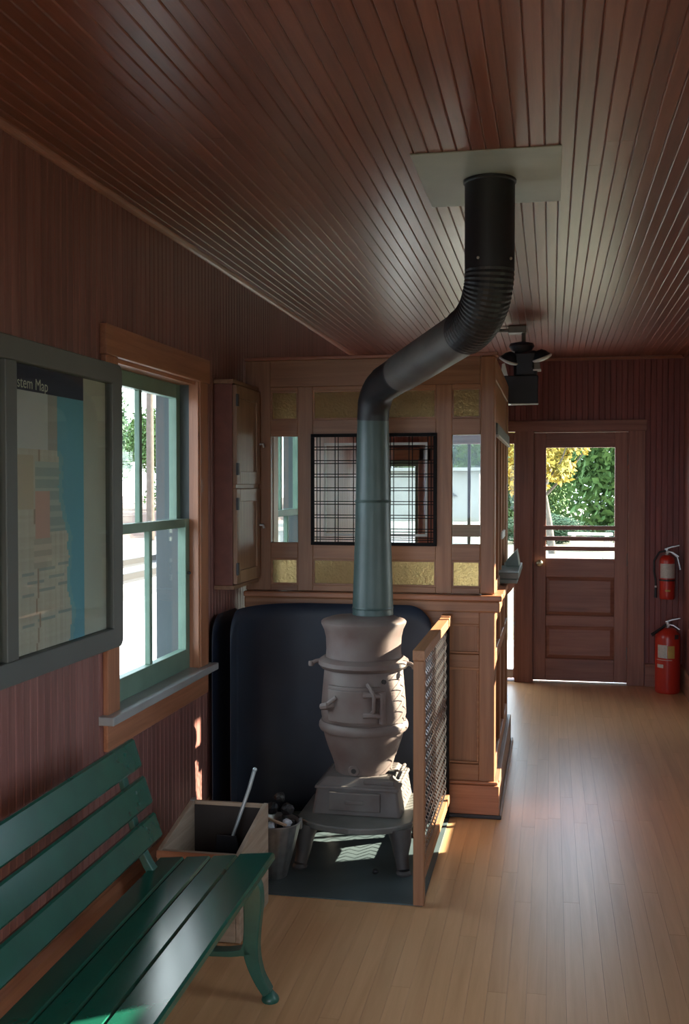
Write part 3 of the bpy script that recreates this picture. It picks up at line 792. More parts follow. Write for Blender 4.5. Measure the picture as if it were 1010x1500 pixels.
for yb in (-.10, -L_+.14):
    y0, y1 = yb-.022, yb+.022
    fo = empty('end_frame', (0,0,0)); fo.parent = BN
    def rib(name, ctrl, d0=y0, d1=y1):
        sp = smooth_pts(ctrl); return ribbon([(a, b) for a, b, c in sp], [c for a, b, c in sp], d0, d1).build(name, 'iron_green', fo, bevel=.004)
    rib('front_leg', [(-.060, .392, .018), (-.046, .350, .028), (-.044, .300, .029), (-.048, .220, .024), (-.050, .150, .024), (-.030, .080, .017), (.002, .026, .014)])
    rib('brace', [(-.060, .165, .022), (-.085, .150, .010), (-.150, .142, .008), (-.270, .142, .009), (-.345, .150, .020)])
    rib('rear_leg', [(-.330, .372, .018), (-.350, .300, .024), (-.352, .220, .022), (-.352, .150, .022), (-.385, .080, .016), (-.425, .026, .014)])
    rib('seat_rail', [(-.02, .388, .010), (-.12, .382, .010), (-.25, .366, .010), (-.36, .352, .012)])
    rib('back_support', [(-.345, .352, .014), (-.385, .400, .013), (-.420, .480, .011), (-.452, .600, .010), (-.488, .745, .009)], yb-.018, yb+.018)
    for (fxx) in (.008, -.430):
        MB().lathe([(.026, 0), (.028, .006), (.024, .016), (.015, .026), (.008, .034)], 16).build('foot', 'iron_green', fo, loc=(fxx, yb, 0), smooth=True)
    for (cx, cz, w_, an) in back:
        for s_ in (-.018, .018):
            c_, sn = math.cos(R(180-an)), math.sin(R(180-an))
            pos = Vector((cx+.0125, yb, cz+.003)) + Vector((c_*s_, 0, sn*s_))
            MB().lathe([(.006, 0), (.005, .002), (.002, .003)], 8).build('bolt', 'iron_green', fo, loc=pos, rot=(0, R(72), 0))

# ------------------------------------------------------------------ stove
SX, SY = -.800, 4.50
S = empty('pot_belly_stove', (SX, SY, 0)); tag(S, 'rusty grey cast-iron pot-belly stove on a floor mat', 'stove')
prof = [(.120, .335), (.124, .352), (.126, .372), (.138, .410), (.156, .455), (.170, .500), (.178, .530)]
MB().lathe(prof, 40).build('fire_pot', 'stove_iron', S, smooth=True)
MB().lathe([(.178, .528), (.190, .532), (.196, .545), (.194, .560), (.186, .572), (.178, .574)], 40).build('belly_ring', 'stove_iron', S, smooth=True)
MB().lathe([(.180, .572), (.186, .600), (.184, .650), (.178, .720), (.172, .790), (.170, .800)], 40).build('upper_drum', 'stove_iron', S, smooth=True)
MB().lathe([(.168, .796), (.186, .800), (.198, .815), (.196, .832), (.176, .846), (.165, .848)], 40).build('upper_ring', 'stove_iron', S, smooth=True)
MB().lathe([(.166, .845), (.163, .880), (.165, .930), (.173, .965), (.185, .990), (.186, .999), (.180, 1.006), (.150, 1.016), (.10, 1.020)], 40).build('top_collar', 'stove_iron', S, smooth=True)
# cross handles on the upper ring
for s_ in (-1, 1):
    MB().tube([(s_*.185, -.02, .824), (s_*.208, -.025, .822), (s_*.226, -.028, .812)], [.011, .009, .010], 8).build('lug', 'stove_iron', S, smooth=True)
    MB().lathe([(.012, -.010), (.014, 0), (.012, .010)], 10).build('lug_knob', 'stove_iron', S, loc=(s_*.228, -.028, .811), smooth=True)
# feed door on the drum: curved plate
def curved_plate(name, a0, a1, z0, z1, rad, th, mat, par, n=8):
    mb = MB()
    for z in (z0, z1):
        for rr in (rad, rad+th):
            for i in range(n+1):
                a = R(a0+(a1-a0)*i/n); mb.v.append((rr*math.cos(a), rr*math.sin(a), z))
    k = n+1
    for i in range(n):
        mb.f += [(k+i, k+i+1, 3*k+i+1, 3*k+i), (i, 2*k+i, 2*k+i+1, i+1), (2*k+i, 3*k+i, 3*k+i+1, 2*k+i+1), (i, i+1, k+i+1, k+i)]
    mb.f += [(0, k, 3*k, 2*k), (n, 2*k+n, 3*k+n, k+n)]
    return mb.build(name, mat, par, smooth=True, bevel=.003)
fd = curved_plate('feed_door', 232, 298, .592, .728, .176, .030, 'stove_iron', S)
curved_plate('door_rim', 229, 301, .582, .742, .172, .024, 'stove_iron', fd)
# hinge post at the right of the door, with looped straps, and latch at the left
def polar(rr, a, z): return (rr*math.cos(R(a)), rr*math.sin(R(a)), z)
for z in (.628, .712):
    MB().tube([polar(.206, 280, z), polar(.220, 290, z+.004), polar(.226, 299, z)], .012, 8).build('hinge_strap', 'stove_iron', fd, smooth=True)
MB().tube([polar(.226, 300, .596), polar(.226, 300, .728)], .014, 10).build('hinge_pin', 'stove_iron', fd, smooth=True)
MB().tube([polar(.208, 288, .632), polar(.226, 291, .650), polar(.228, 291, .710), polar(.220, 288, .740), polar(.196, 285, .758)], .009, 8).build('pull_loop', 'stove_iron', fd, smooth=True)
MB().tube([polar(.200, 240, .664), polar(.222, 236, .660), polar(.226, 228, .652)], [.014, .017, .014], 8).build('door_latch', 'stove_iron', fd, smooth=True)
MB().tube([polar(.206, 246, .698), polar(.224, 238, .670)], [.009, .011], 8).build('latch_tail', 'stove_iron', fd, smooth=True)
MB().lathe([(.010, -.004), (.010, .004)], 8).build('vent_hole', 'stove_dark', S, loc=polar(.183, 308, .762), rot=(R(90), 0, R(38)))
# draft hole
MB().lathe([(.024, 0), (.026, .006), (.022, .014), (.012, .014)], 18).build('draft_boss', 'stove_iron', S, loc=(-.02, -.118, .375), rot=(R(96), 0, 0), smooth=True)
MB().lathe([(.012, 0), (.011, .0155)], 14).build('draft_hole', 'stove_dark', S, loc=(-.02, -.118, .375), rot=(R(96), 0, 0))
# base: stepped square ash box
def frustum(name, w0, d0, z0, w1, d1, z1, mat, par, cy=0):
    mb = MB()
    for (w_, d_, z) in ((w0, d0, z0), (w1, d1, z1)):
        c = .18*w_
        mb.v += [(-w_+c*.25,cy-d_,z),(w_-c*.25,cy-d_,z),(w_,cy-d_+c*.25,z),(w_,cy+d_-c*.25,z),(w_-c*.25,cy+d_,z),(-w_+c*.25,cy+d_,z),(-w_,cy+d_-c*.25,z),(-w_,cy-d_+c*.25,z)]
    for i in range(8): mb.f.append((i, (i+1)%8, 8+(i+1)%8, 8+i))
    mb.f += [tuple(reversed(range(8))), tuple(range(8,16))]
    return mb.build(name, mat, par, bevel=.005)
frustum('ash_box', .190, .190, .200, .172, .175, .315, 'stove_base', S)
frustum('ash_box_top', .178, .180, .312, .135, .140, .350, 'stove_base', S)
frustum('ash_box_rim', .182, .184, .306, .178, .180, .320, 'stove_base', S)
ad = MB().box(-.115, .105, -.202, -.186, .222, .300).build('ash_door', 'stove_base', S, bevel=.004)
bx('ash_door_emblem', 'stove_base', ad, -.045, .035, -.206, -.200, .252, .268, .005)
bx('draft_slide', 'stove_base', S, .03, .16, -.165, -.150, .328, .346, .004)
MB().tube([(.165, -.10, .345), (.176, -.06, .372), (.178, .02, .372), (.168, .06, .345)], .008, 8).build('shaker_lug', 'stove_base', S, smooth=True)
bx('side_slot', 'stove_dark', S, .118, .150, -.055, -.030, .336, .362, .002)
# hearth apron plate with curved front
ap = []
for i in range(13):
    a = R(205+130*i/12); ap.append((.268*math.cos(a), -.130+.220*math.sin(a)))
ap += [(.245, .10), (.20, .20), (-.20, .20), (-.245, .10)]
MB().prism(ap, 'Z', .172, .200).build('hearth_plate', 'apron_iron', S, bevel=.006)
for (sx, sy) in ((-1,-1),(1,-1),(1,1),(-1,1)):
    ex = .09 if sy < 0 else 0.0
    pts = [(sx*.195, sy*(.165+ex), .176), (sx*.204, sy*(.176+ex), .13), (sx*.205, sy*(.180+ex), .075), (sx*.215, sy*(.196+ex), .024)]
    lg = MB().tube(pts, [.050, .042, .030, .026], 12).build('leg', 'stove_leg', S, smooth=True)
    MB().lathe([(.030, 0), (.032, .008), (.024, .018)], 14).build('foot', 'stove_leg', lg, loc=(sx*.217, sy*(.199+ex), .0055), smooth=True)

# ------------------------------------------------------------------ stove pipe
PX, PY = -.772, 4.575
SP = empty('stove_pipe', (PX, PY, 1.02)); tag(SP, 'stove pipe bending from the stove up to the ceiling', 'pipe')
def sp(pts): return [Vector(p)-Vector((PX, PY, 1.02)) for p in pts]
low_top = 1.885
MB().tube(sp([(PX, PY, 1.0205), (PX, PY, 1.08), (PX, PY, 1.40), (PX, PY, low_top)]), [.091, .0895, .079, .0695], 28).build('lower_pipe', 'pipe_green', SP, smooth=True)['label'] = 'green-grey tapered lower pipe'
for z in (1.05, 1.52):
    MB().lathe([(.091-.021*(z-1.02)/.86, -.006), (.0935-.021*(z-1.02)/.86, 0), (.091-.021*(z-1.02)/.86, .006)], 28, cap=False).build('crimp_ring', 'pipe_green', SP, loc=(0, 0, z-1.02), smooth=True)
p0 = Vector((PX, PY, 2.005)); p3 = Vector((-.206, 3.56, 2.155))
dgn = (p3-p0).normalized()
e1 = arc_path((PX, PY, low_top-.01), p0, p0+dgn*.17, 10)
MB().tube(sp(e1), [.0705]*3+[.073]*8, 28).build('lower_elbow', 'pipe_black', SP, smooth=True)['label'] = 'black lower elbow'
st_ = p0+dgn*.16; en_ = p3-dgn*.20
b1 = st_+(en_-st_)*.26
MB().tube(sp([st_, b1]), .0755, 28).build('black_sleeve', 'pipe_black', SP, smooth=True)
MB().tube(sp([b1-dgn*.02, en_+dgn*.02]), .079, 28).build('sloping_pipe', 'pipe_grey', SP, smooth=True)['label'] = 'grey sloping pipe'
e2 = arc_path(en_, p3+Vector((0,0,.0)), p3+Vector((0,0,.16)), 44)
MB().tube(sp(e2), [.0815+.0022*(i % 2) for i in range(45)], 30).build('corrugated_elbow', 'pipe_black', SP, smooth=False)['label'] = 'corrugated black upper elbow'
MB().tube(sp([p3+Vector((0,0,.15)), (p3.x, p3.y, ZC-.004)]), [.083, .0835], 30).build('upper_pipe', 'pipe_black', SP, smooth=True)['label'] = 'black upper pipe'
MB().lathe([(.083, -.012), (.088, -.008), (.088, 0)], 30, cap=False).build('collar', 'pipe_black', SP, loc=sp([(p3.x, p3.y, ZC-.006)])[0], smooth=True)
def screw(pt, d):
    o = MB().blob((0,0,0), .0055, 0, sub=1).build('screw', 'screw', SP, loc=sp([Vector(pt)+Vector(d).normalized()*.0855])[0], smooth=True)
screw((p3.x, p3.y, 2.335), (-.42, -1, 0)); screw((p3.x, p3.y, 2.335), (.95, -.6, 0))
screw(tuple(b1), (.35, -.55, -.6))
MB().box(-.230, .230, -.310, .310, -.004, 0).build('ceiling_plate', 'plate_grey', None, loc=(-.203, 3.553, ZC), bevel=.001)
tag(bpy.data.objects['ceiling_plate'], 'flat grey metal sheet on the ceiling around the stove pipe', 'metal plate')

# ------------------------------------------------------------------ floor mat, screen, heat shields
FM = MB().box(-1.46, -.470, 3.912, 5.0, 0, .004).build('stove_mat', 'mat_metal', bevel=.002); tag(FM, 'dark grey sheet-metal floor mat under the stove', 'mat')
Z0 = .0045
N_ = empty('stove_screen', (-.485, 4.48, 0)); tag(N_, 'wood-framed chain-link screen standing right of the stove', 'screen')
def nb(name, x0, x1, y0, y1, z0, z1, ax, bevel=.003):
    return MB().box(x0+.485, x1+.485, y0-4.48, y1-4.48, z0, z1).build(name, 'screen_'+ax, N_, bevel=bevel)
nb('post', -.505, -.463, 3.905, 3.947, Z0, .932, 'Z'); MB().box(-.496+.485, -.472+.485, 4.968-4.48, 4.998-4.48, Z0, .934).build('shaded_rear_post', 'wire_black', N_, bevel=.003)  # rear post coloured black to stand in for the shade on it
nb('top_rail', -.507, -.461, 3.900, 4.905, .932, .972, 'Y'); nb('rail_cap', -.507, -.461, 4.908, 5.004, .934, .978, 'Y')
nb('bottom_rail', -.502, -.466, 3.947, 4.958, .085, .125, 'Y')
wires = MB()
w_, hh = .0440, .0245
ny = int((4.958-3.947)/w_); nz_ = int((.932-.125)/hh)
for k in range(ny+1):
    pts = []
    for i in range(nz_+1):
        y = 3.947 + (k+.5)*w_ + (w_/2 if i % 2 else -w_/2)
        y = min(max(y, 3.950), 4.955)
        pts.append((.001+(.0018 if i % 2 else -.0018), y-4.48, .125+i*hh))
    wires.tube(pts, .0027, 5, cap=False)
o = wires.build('wire_mesh', 'wire_steel', N_, smooth=True); o['label'] = 'galvanized chain-link wire'

def sheet_path(pts, top_fn, name, mat, th=.003, nz=14):
    """upright sheet following plan points, with a top edge that follows top_fn(s 0..1)"""
    P2 = [Vector(p) for p in pts]; d = [0]
    for a, b in zip(P2[:-1], P2[1:]): d.append(d[-1]+(b-a).length)
    mb = MB(); k = len(P2)
    for i, p_ in enumerate(P2):
        zt = top_fn(d[i], d[-1])
        for j in range(nz+1): mb.v.append((p_.x, p_.y, Z0+(zt-Z0)*j/nz))
    for i in range(k-1):
        for j in range(nz): mb.f.append((i*(nz+1)+j, (i+1)*(nz+1)+j, (i+1)*(nz+1)+j+1, i*(nz+1)+j+1))
    o = mb.build(name, mat, smooth=True)
    md = o.modifiers.new('thick', 'SOLIDIFY'); md.thickness = th; md.offset = 0
    return o
def round_top(ztop, rad):
    def f(s_, L):
        e = min(s_, L-s_)
        return ztop if e >= rad else ztop-rad+math.sqrt(max(0, rad*rad-(rad-e)**2))
    return f
def dense(pts, n=16):
    out = []
    for a, b in zip(pts[:-1], pts[1:]):
        for i in range(n): out.append(tuple(Vector(a).lerp(Vector(b), i/n)))
    out.append(pts[-1]); return out
plan = [(-1.415, 4.535)] + [tuple(p_)[:2] for p_ in arc_path((-1.412, 4.62, 0), (-1.405, 4.945, 0), (-1.12, 4.955, 0), 18)] + [(-.86, 4.958), (-.70, 4.96), (-.552, 4.962)]
ends = dense([(-1.4155, 4.530), (-1.413, 4.62)], 24)[:-1] + [tuple(p_)[:2] for p_ in arc_path((-1.412, 4.62, 0), (-1.405, 4.945, 0), (-1.12, 4.955, 0), 22)][:-1] + dense([(-1.12, 4.955), (-.70, 4.96)], 4)[:-1] + dense([(-.70, 4.96), (-.552, 4.962)], 24)
hs = sheet_path(ends, round_top(1.020, .12), 'heat_shield', 'shield_black'); tag(hs, 'curved blue-black sheet-metal heat shield standing behind the stove', 'heat shield')
hs2 = sheet_path(dense([(-1.492, 4.50), (-1.492, 4.95)], 60), round_top(1.0, .11), 'heat_shield', 'shield_black'); tag(hs2, 'flat black heat shield upright against the left wall, beside the window casing', 'heat shield')

# ------------------------------------------------------------------ coal bin, shovel, bucket
Bn = empty('coal_bin', (-1.20, 3.65, 0)); tag(Bn, 'worn wooden coal bin with sloping sides behind the bench end', 'bin')
by0, by1, bx0, bx1 = 3.46, 3.83, -1.352, -1.048
def bb(name, mat, x0, x1, y0, y1, z0, z1, bevel=.003):
    return MB().box(x0+1.20, x1+1.20, y0-3.65, y1-3.65, z0, z1).build(name, mat, Bn, bevel=bevel)
for (a, b) in ((bx0, bx0+.018), (bx1-.018, bx1)):
    MB().prism([(by0-3.65, .004), (by1-3.65, .004), (by1-3.65, .385), (by1-.03-3.65, .385), (by0+.02-3.65, .318), (by0-3.65, .310)], 'X', a+1.20, b+1.20).build('side_board', 'binwood_Y', Bn, bevel=.003)
bb('front_board', 'binwood_X', bx0+.018, bx1-.018, by0, by0+.018, .004, .312)
bb('back_board', 'binwood_X', bx0+.018, bx1-.018, by1-.018, by1, .004, .383)
bb('bottom_board', 'dark_wood', bx0+.018, bx1-.018, by0+.018, by1-.018, .004, .022, 0)
bb('lining', 'dark_wood', bx0+.0185, bx1-.0185, by1-.024, by1-.0185, .022, .370, 0)
bb('lining', 'dark_wood', bx1-.024, bx1-.0185, by0+.0185, by1-.025, .022, .300, 0)
bb('lining', 'dark_wood', bx0+.0185, bx0+.024, by0+.0185, by1-.025, .022, .150, 0)
bb('metal_edge', 'galvanized', bx0+.001, bx0+.017, by1-.028, by1+.002, .36, .390, .003)
bb('front_edge', 'trim_X', bx0, bx1-.02, by0-.006, by0, .285, .312, .002)
rc = random.Random(11)
SH = empty('coal_shovel', (-1.17, 3.72, .16)); tag(SH, 'coal shovel with a pale metal handle leaning out of the wooden bin', 'shovel')
MB().tube([(-1.158+1.17, 0, .12), (-1.10+1.17, .03, .30), (-1.082+1.17, .035, .365)], [.006, .0075, .008], 10).build('handle', 'steel_handle', SH, smooth=True)
MB().blob((-1.080+1.17, .036, .370), .009, 0, sub=2).build('handle_tip', 'steel_handle', SH, smooth=True)
MB().prism([(-.06, -.02), (.045, -.02), (.05, .02), (.03, .13), (-.045, .13)], 'Y', -.006, .0).build('blade', 'pipe_black', SH, bevel=.002)
# lumps of coal in the bin
def lump(name, pos, r_, mat, label, cat, grp=None, jitv=.22, sub=2, scl=(1,1,.85)):
    o = MB().blob((0,0,0), r_, jitv, rc, sub, scl).build(name, mat, None, loc=pos); o.rotation_euler = (rc.uniform(0,3), rc.uniform(0,3), rc.uniform(0,3))
    tag(o, label, cat, grp); return o
BK = empty('ash_bucket', (-1.095, 4.10, Z0)); tag(BK, 'ribbed galvanized bucket of coal and paper between bin and stove', 'bucket')
ko = MB(); n_ = 64; hh = .225
ring = []
for j, (rr, z) in enumerate(((.046, 0), (.050, .004), (.060, .05), (.080, .12), (.100, .20), (.106, hh), (.102, hh), (.095, .20), (.075, .12), (.055, .05), (.042, .012))):
    for i in range(n_):
        a = 2*math.pi*i/n_
        rib_ = .0016*(1 if i % 4 < 2 else -1) if 1 < j < 5 else 0
        ko.v.append(((rr+rib_)*math.cos(a), (rr+rib_)*math.sin(a), z))
for j in range(10):
    for i in range(n_): ko.f.append((j*n_+i, j*n_+(i+1)%n_, (j+1)*n_+(i+1)%n_, (j+1)*n_+i))
ko.f += [tuple(reversed(range(n_))), tuple(10*n_+i for i in range(n_))]
ko.build('pail', 'galvanized', BK, smooth=True)
MB().tube([(.105*math.cos(2*math.pi*i/40), .105*math.sin(2*math.pi*i/40), hh) for i in range(41)], .0035, 8, cap=False).build('rim', 'galvanized', BK, smooth=True)
MB().tube([(.104, .03, hh-.012)] + [(.104*math.cos(t_), .03+.095*math.sin(t_)*.3, hh-.012+.10*math.sin(t_)*.35) for t_ in [math.pi*i/16 for i in range(1, 16)]] + [(-.104, .03, hh-.012)], .0025, 6).build('bail', 'wire_black', BK, smooth=True)
for s_ in (-1, 1): bx('ear', 'galvanized', BK, s_*.100-.006, s_*.100+.006, .018, .042, hh-.035, hh+.008, .002)
spots = [(-.048, .040, .205, .034, 'coal lump low in the bucket beside the wooden bin'), (.018, .058, .205, .038, 'large coal lump low at the back of the bucket'), (.062, .030, .205, .030, 'coal lump lying against the right rim of the bucket'),
         (-.026, .050, .264, .033, 'coal lump left of the upper pair heaped in the bucket'), (.040, .046, .266, .032, 'coal lump right of the upper pair heaped in the bucket'), (.008, .050, .312, .028, 'topmost coal lump of the heap in the bucket')]
for (x, y, z, r_, lb) in spots:
    lump('coal_lump', (-1.095+x, 4.10+y, z), r_*.82, 'coal', lb, 'coal', 'coal in the bucket', .16)
for (x, y, z, r_, lb) in ((-.006, -.050, .212, .027, 'crumpled pale paper at the front of the bucket'), (-.062, -.022, .236, .022, 'crumpled paper ball against the bin side of the bucket'), (.052, -.005, .222, .022, 'small crumpled paper near the right rim of the bucket')):
    lump('paper_ball', (-1.095+x, 4.10+y, z), r_, 'paper', lb, 'paper', 'paper in the bucket', .30, 2)
o = MB().box(-.085, .085, -.006, .006, -.004, .004).build('kindling_stick', 'kindling', None, loc=(-1.105, 4.05, .252), bevel=.001); o.rotation_euler = (0, R(8), R(-22)); tag(o, 'pale kindling stick lying across the bucket', 'stick')
lump('coal_lump', (-.697, 4.193, .017), .014, 'coal', 'single small dark lump on the mat in front of the stove legs', 'coal', None, .15)

# ------------------------------------------------------------------ ceiling lamp unit over the passage
LM = empty('emergency_light', (-.19, 6.85, ZC)); tag(LM, 'black box light with white reflector heads hanging near the ceiling', 'light')
bx('conduit_box', 'conduit', LM, -.085, .030, -.03, .07, -.044, 0, .004)
MB().tube([(-.22, .02, -.022), (-.08, .02, -.022)], .012, 10).build('conduit', 'conduit', LM, smooth=True)
MB().tube([(.012, .0, -.04), (.012, 0, -.13)], .014, 12).build('stem', 'conduit', LM, smooth=True)
MB().lathe([(.02, 0), (.075, -.012), (.082, -.03), (.060, -.06), (.035, -.075)], 24).build('canopy', 'lamp_black', LM, loc=(0, 0, -.10), smooth=True)
bx('housing', 'lamp_black', LM, -.135, .105, -.06, .06, -.50, -.32, .006)
bx('neck', 'lamp_black', LM, -.05, .10, -.05, .05, -.33, -.16, .02)
bx('housing_edge', 'lamp_white', LM, -.065, .108, -.064, -.058, -.506, -.498, .001)
for (x, z, ry, rx) in ((-.075, -.215, 78, 18), (.125, -.205, -72, 10)):
    hd = MB().lathe([(.020, .05), (.040, .035), (.060, .006), (.062, 0), (.056, .004), (.03, .03)], 24).build('lamp_head', 'lamp_black', LM, loc=(x, -.02, z), rot=(R(rx), R(ry*.28), 0), smooth=True)
    MB().lathe([(.066, .004), (.070, -.002), (.064, -.012), (.040, -.020), (.001, -.024)], 24).build('reflector', 'lamp_white', hd, smooth=True)
MB().prism([(-.128, -.318), (-.085, -.318), (-.104, -.24), (-.122, -.245)], 'Y', -.062, -.02).build('bracket', 'lamp_white', LM, bevel=.002)
MB().prism([(.060, -.280), (.120, -.280), (.112, -.222), (.080, -.20)], 'Y', -.05, .0).build('side_shade', 'conduit', LM, bevel=.002)
bx('shade_edge', 'lamp_white', LM, .072, .124, -.052, .002, -.292, -.281, .002)

# ------------------------------------------------------------------ fire extinguishers
def extinguisher(name, loc, rad, hgt, label, hose, bracket, rz=0):
    E_ = empty(name, loc, rz); tag(E_, label, 'extinguisher', 'fire extinguishers')
    sh = rad*.55
    MB().lathe([(rad*.90, 0), (rad*.97, .006), (rad, .02), (rad, hgt-sh*1.5), (rad*.97, hgt-sh*1.1), (rad*.82, hgt-sh*.55), (rad*.55, hgt-sh*.15), (rad*.34, hgt)], 32).build('cylinder', 'red_paint', E_, smooth=True)
    MB().lathe([(.020, 0), (.022, .012), (.017, .02), (.017, .05), (.010, .055)], 16).build('valve', 'steel', E_, loc=(0,0,hgt-.004), smooth=True)
    MB().tube([(-.02, -.01, hgt+.045), (.03, -.015, hgt+.062), (.09, -.02, hgt+.076)], [.007, .008, .006], 8).build('lever', 'steel', E_, smooth=True)
    MB().tube([(-.01, -.01, hgt+.030), (.04, -.015, hgt+.020), (.085, -.02, hgt-.012)], [.006, .007, .006], 8).build('carry_handle', 'steel', E_, smooth=True)
    MB().lathe([(.012, 0), (.014, .004), (.012, .010)], 12).build('gauge', 'lamp_white', E_, loc=(0, -.017, hgt+.022), rot=(R(90), 0, 0), smooth=True)
    return E_
def wrap(E_, name, a0, a1, z0, z1, rad, mat):
    return curved_plate(name, a0, a1, z0, z1, rad+.0002, .0012, mat, E_, 10)
e1_ = extinguisher('fire_extinguisher', (.892, YF-.088, .705), .0585, .345, 'smaller red fire extinguisher with a black hose hung on the far wall', True, True)
wrap(e1_, 'paper_label', 205, 335, .165, .278, .0585, 'label_white'); wrap(e1_, 'arrow_mark', 250, 290, .062, .076, .0585, 'label_yellow')
MB().tube([(-.010, -.01, .375), (-.06, -.012, .365), (-.098, -.012, .30), (-.100, -.012, .22), (-.088, -.012, .15), (-.086, -.012, .085)], .0085, 8).build('hose', 'black_rubber', e1_, smooth=True)
MB().tube([(-.086, -.012, .09), (-.086, -.012, .01)], [.010, .012], 10).build('nozzle', 'black_rubber', e1_, smooth=True)
MB().lathe([(.009, 0), (.009, .016)], 10).build('nozzle_ring', 'lamp_white', e1_, loc=(-.086, -.012, .088))
MB().tube([(.02, -.005, .372), (.075, -.008, .33), (.098, -.008, .23)], [.006, .008, .009], 8).build('side_strap', 'steel', e1_, smooth=True)
bx('bracket', 'steel', e1_, -.02, .02, .058, .086, .02, .32, .002)
wrap(e1_, 'strap', 180, 360, .142, .156, .0585, 'black_rubber')
e2_ = extinguisher('fire_extinguisher', (.885, 8.385, 0), .0945, .50, 'large red fire extinguisher standing on the floor in the far right corner', False, False)
wrap(e2_, 'paper_label', 215, 262, .275, .375, .0945, 'label_white'); wrap(e2_, 'yellow_label', 264, 296, .275, .370, .0945, 'label_yellow')
wrap(e2_, 'inspection_tag', 296, 320, .42, .455, .0938, 'hinge_dark'); wrap(e2_, 'arrow_mark', 212, 245, .200, .226, .0945, 'label_white'); wrap(e2_, 'band', 205, 285, .258, .262, .0945, 'label_white')
MB().tube([(-.01, -.015, .525), (-.07, -.04, .485), (-.125, -.05, .445)], [.010, .011, .013], 10).build('discharge_horn', 'black_rubber', e2_, smooth=True)

# ------------------------------------------------------------------ outside the building
G0 = -.16
gd = MB().box(-70, 70, -50, 95, G0-.3, G0-.02).build('ground', 'lawn'); tag(gd, 'sunlit yellow-green lawn outside the far door', 'lawn', kind='structure')
pf = MB().box(-6.2, XL-WT-BT-.02, -14, 26, G0-.02, G0+.04).build('platform_pavement', 'platform'); tag(pf, 'bright pale platform paving outside the left window', 'pavement', kind='structure')
rb = MB().box(-18, -6.2, -30, 60, G0-.06, G0-.01).build('track_bed', 'gravel'); tag(rb, 'pale gravel track bed beyond the platform', 'ground', kind='structure')
pf2 = MB().box(-3.2, 4.5, YF+WT+.2, YF+3.0, G0-.02, G0+.06).build('porch_pavement', 'platform'); tag(pf2, 'pale paving just outside the far doors', 'pavement', kind='structure')
rp_ = MB().box(XR+WT+.05, 9, -14, 26, G0-.02, G0+.04).build('low_bounce_grass', 'low_bounce_grass'); tag(rp_, 'unseen grass outside the right wall, darkened to cut light bounced indoors', 'grass', kind='structure')
bp_ = MB().box(-5, 5, -12, YB-WT-.02, G0-.015, G0+.05).build('low_bounce_entrance', 'low_bounce_grass'); tag(bp_, 'unseen grass outside the added back opening, darkened to cut bounced light', 'grass', kind='structure')
for i, x in enumerate((-7.6, -9.05)):
    o = MB().prism([(x-.07, G0-.01), (x+.07, G0-.01), (x+.02, G0+.03), (x+.035, G0+.15), (x-.035, G0+.15), (x-.02, G0+.03)], 'Y', -30, 34).build('track_rail', 'rail_steel')
    tag(o, ('near' if i == 0 else 'farther') + ' dark steel track rail crossing the view through the left window', 'rail', 'track rails')
bk = MB().prism([(-30, G0-.02), (-13.6, G0-.02), (-14.6, .55), (-30, .9)], 'Y', -30, 80).build('bank', 'bank_pink'); tag(bk, 'pale pinkish bank behind the tracks', 'bank', kind='structure')
# roof with deep eaves
roof = MB()
ov = 0.96
roof.prism([(XL-WT-ov, 2.44), (XL-WT-ov, 2.54), (-.25, 3.9), (XR+WT+ov, 2.54), (XR+WT+ov, 2.44), (XR+WT, 2.72), (XL-WT, 2.72)], 'Y', YB-1.2, YF+1.1)
o = roof.build('roof', 'eave_paint'); tag(o, 'roof with deep overhanging eaves above the walls', 'roof', kind='structure')
# projecting bay of the building next to the left window
by = MB().box(-1.93, XL-WT-BT-.001, 5.02, 5.14, -.1, 2.70).build('wall_bay', 'siding_grey'); tag(by, 'grey side wall of the bay seen through the left window', 'wall', kind='structure')
for i in range(18):
    z = -.08+i*.15
    MB().prism([(-1.86, 0), (-1.86, .149), (-1.68, .149), (-1.68, 0)], 'Y', 0, .012).build('siding_board', 'siding_grey', by, loc=(0, 5.005, z), rot=(R(2), 0, 0))
bx('corner_board', 'siding_grey', by, -1.945, -1.86, 4.985, 5.15, -.1, 2.7, .003)
# utility pole
UP = empty('utility_pole', (-12.75, 32.2, G0)); tag(UP, 'pale utility pole beyond the tracks in the left window', 'pole')
MB().tube([(0,0,0), (0,0,4.5), (0,0,9.5)], [.13, .115, .09], 14).build('shaft', 'pole_wood', UP, smooth=True)
bx('crossarm', 'pole_wood', UP, -1.1, 1.1, -.07, .07, 8.4, 8.56, .01)
for x in (-.95, -.5, .5, .95): MB().lathe([(.03,0),(.05,.05),(.04,.10),(.02,.13)], 10).build('insulator', 'shed_grey', UP, loc=(x, 0, 8.56), smooth=True)

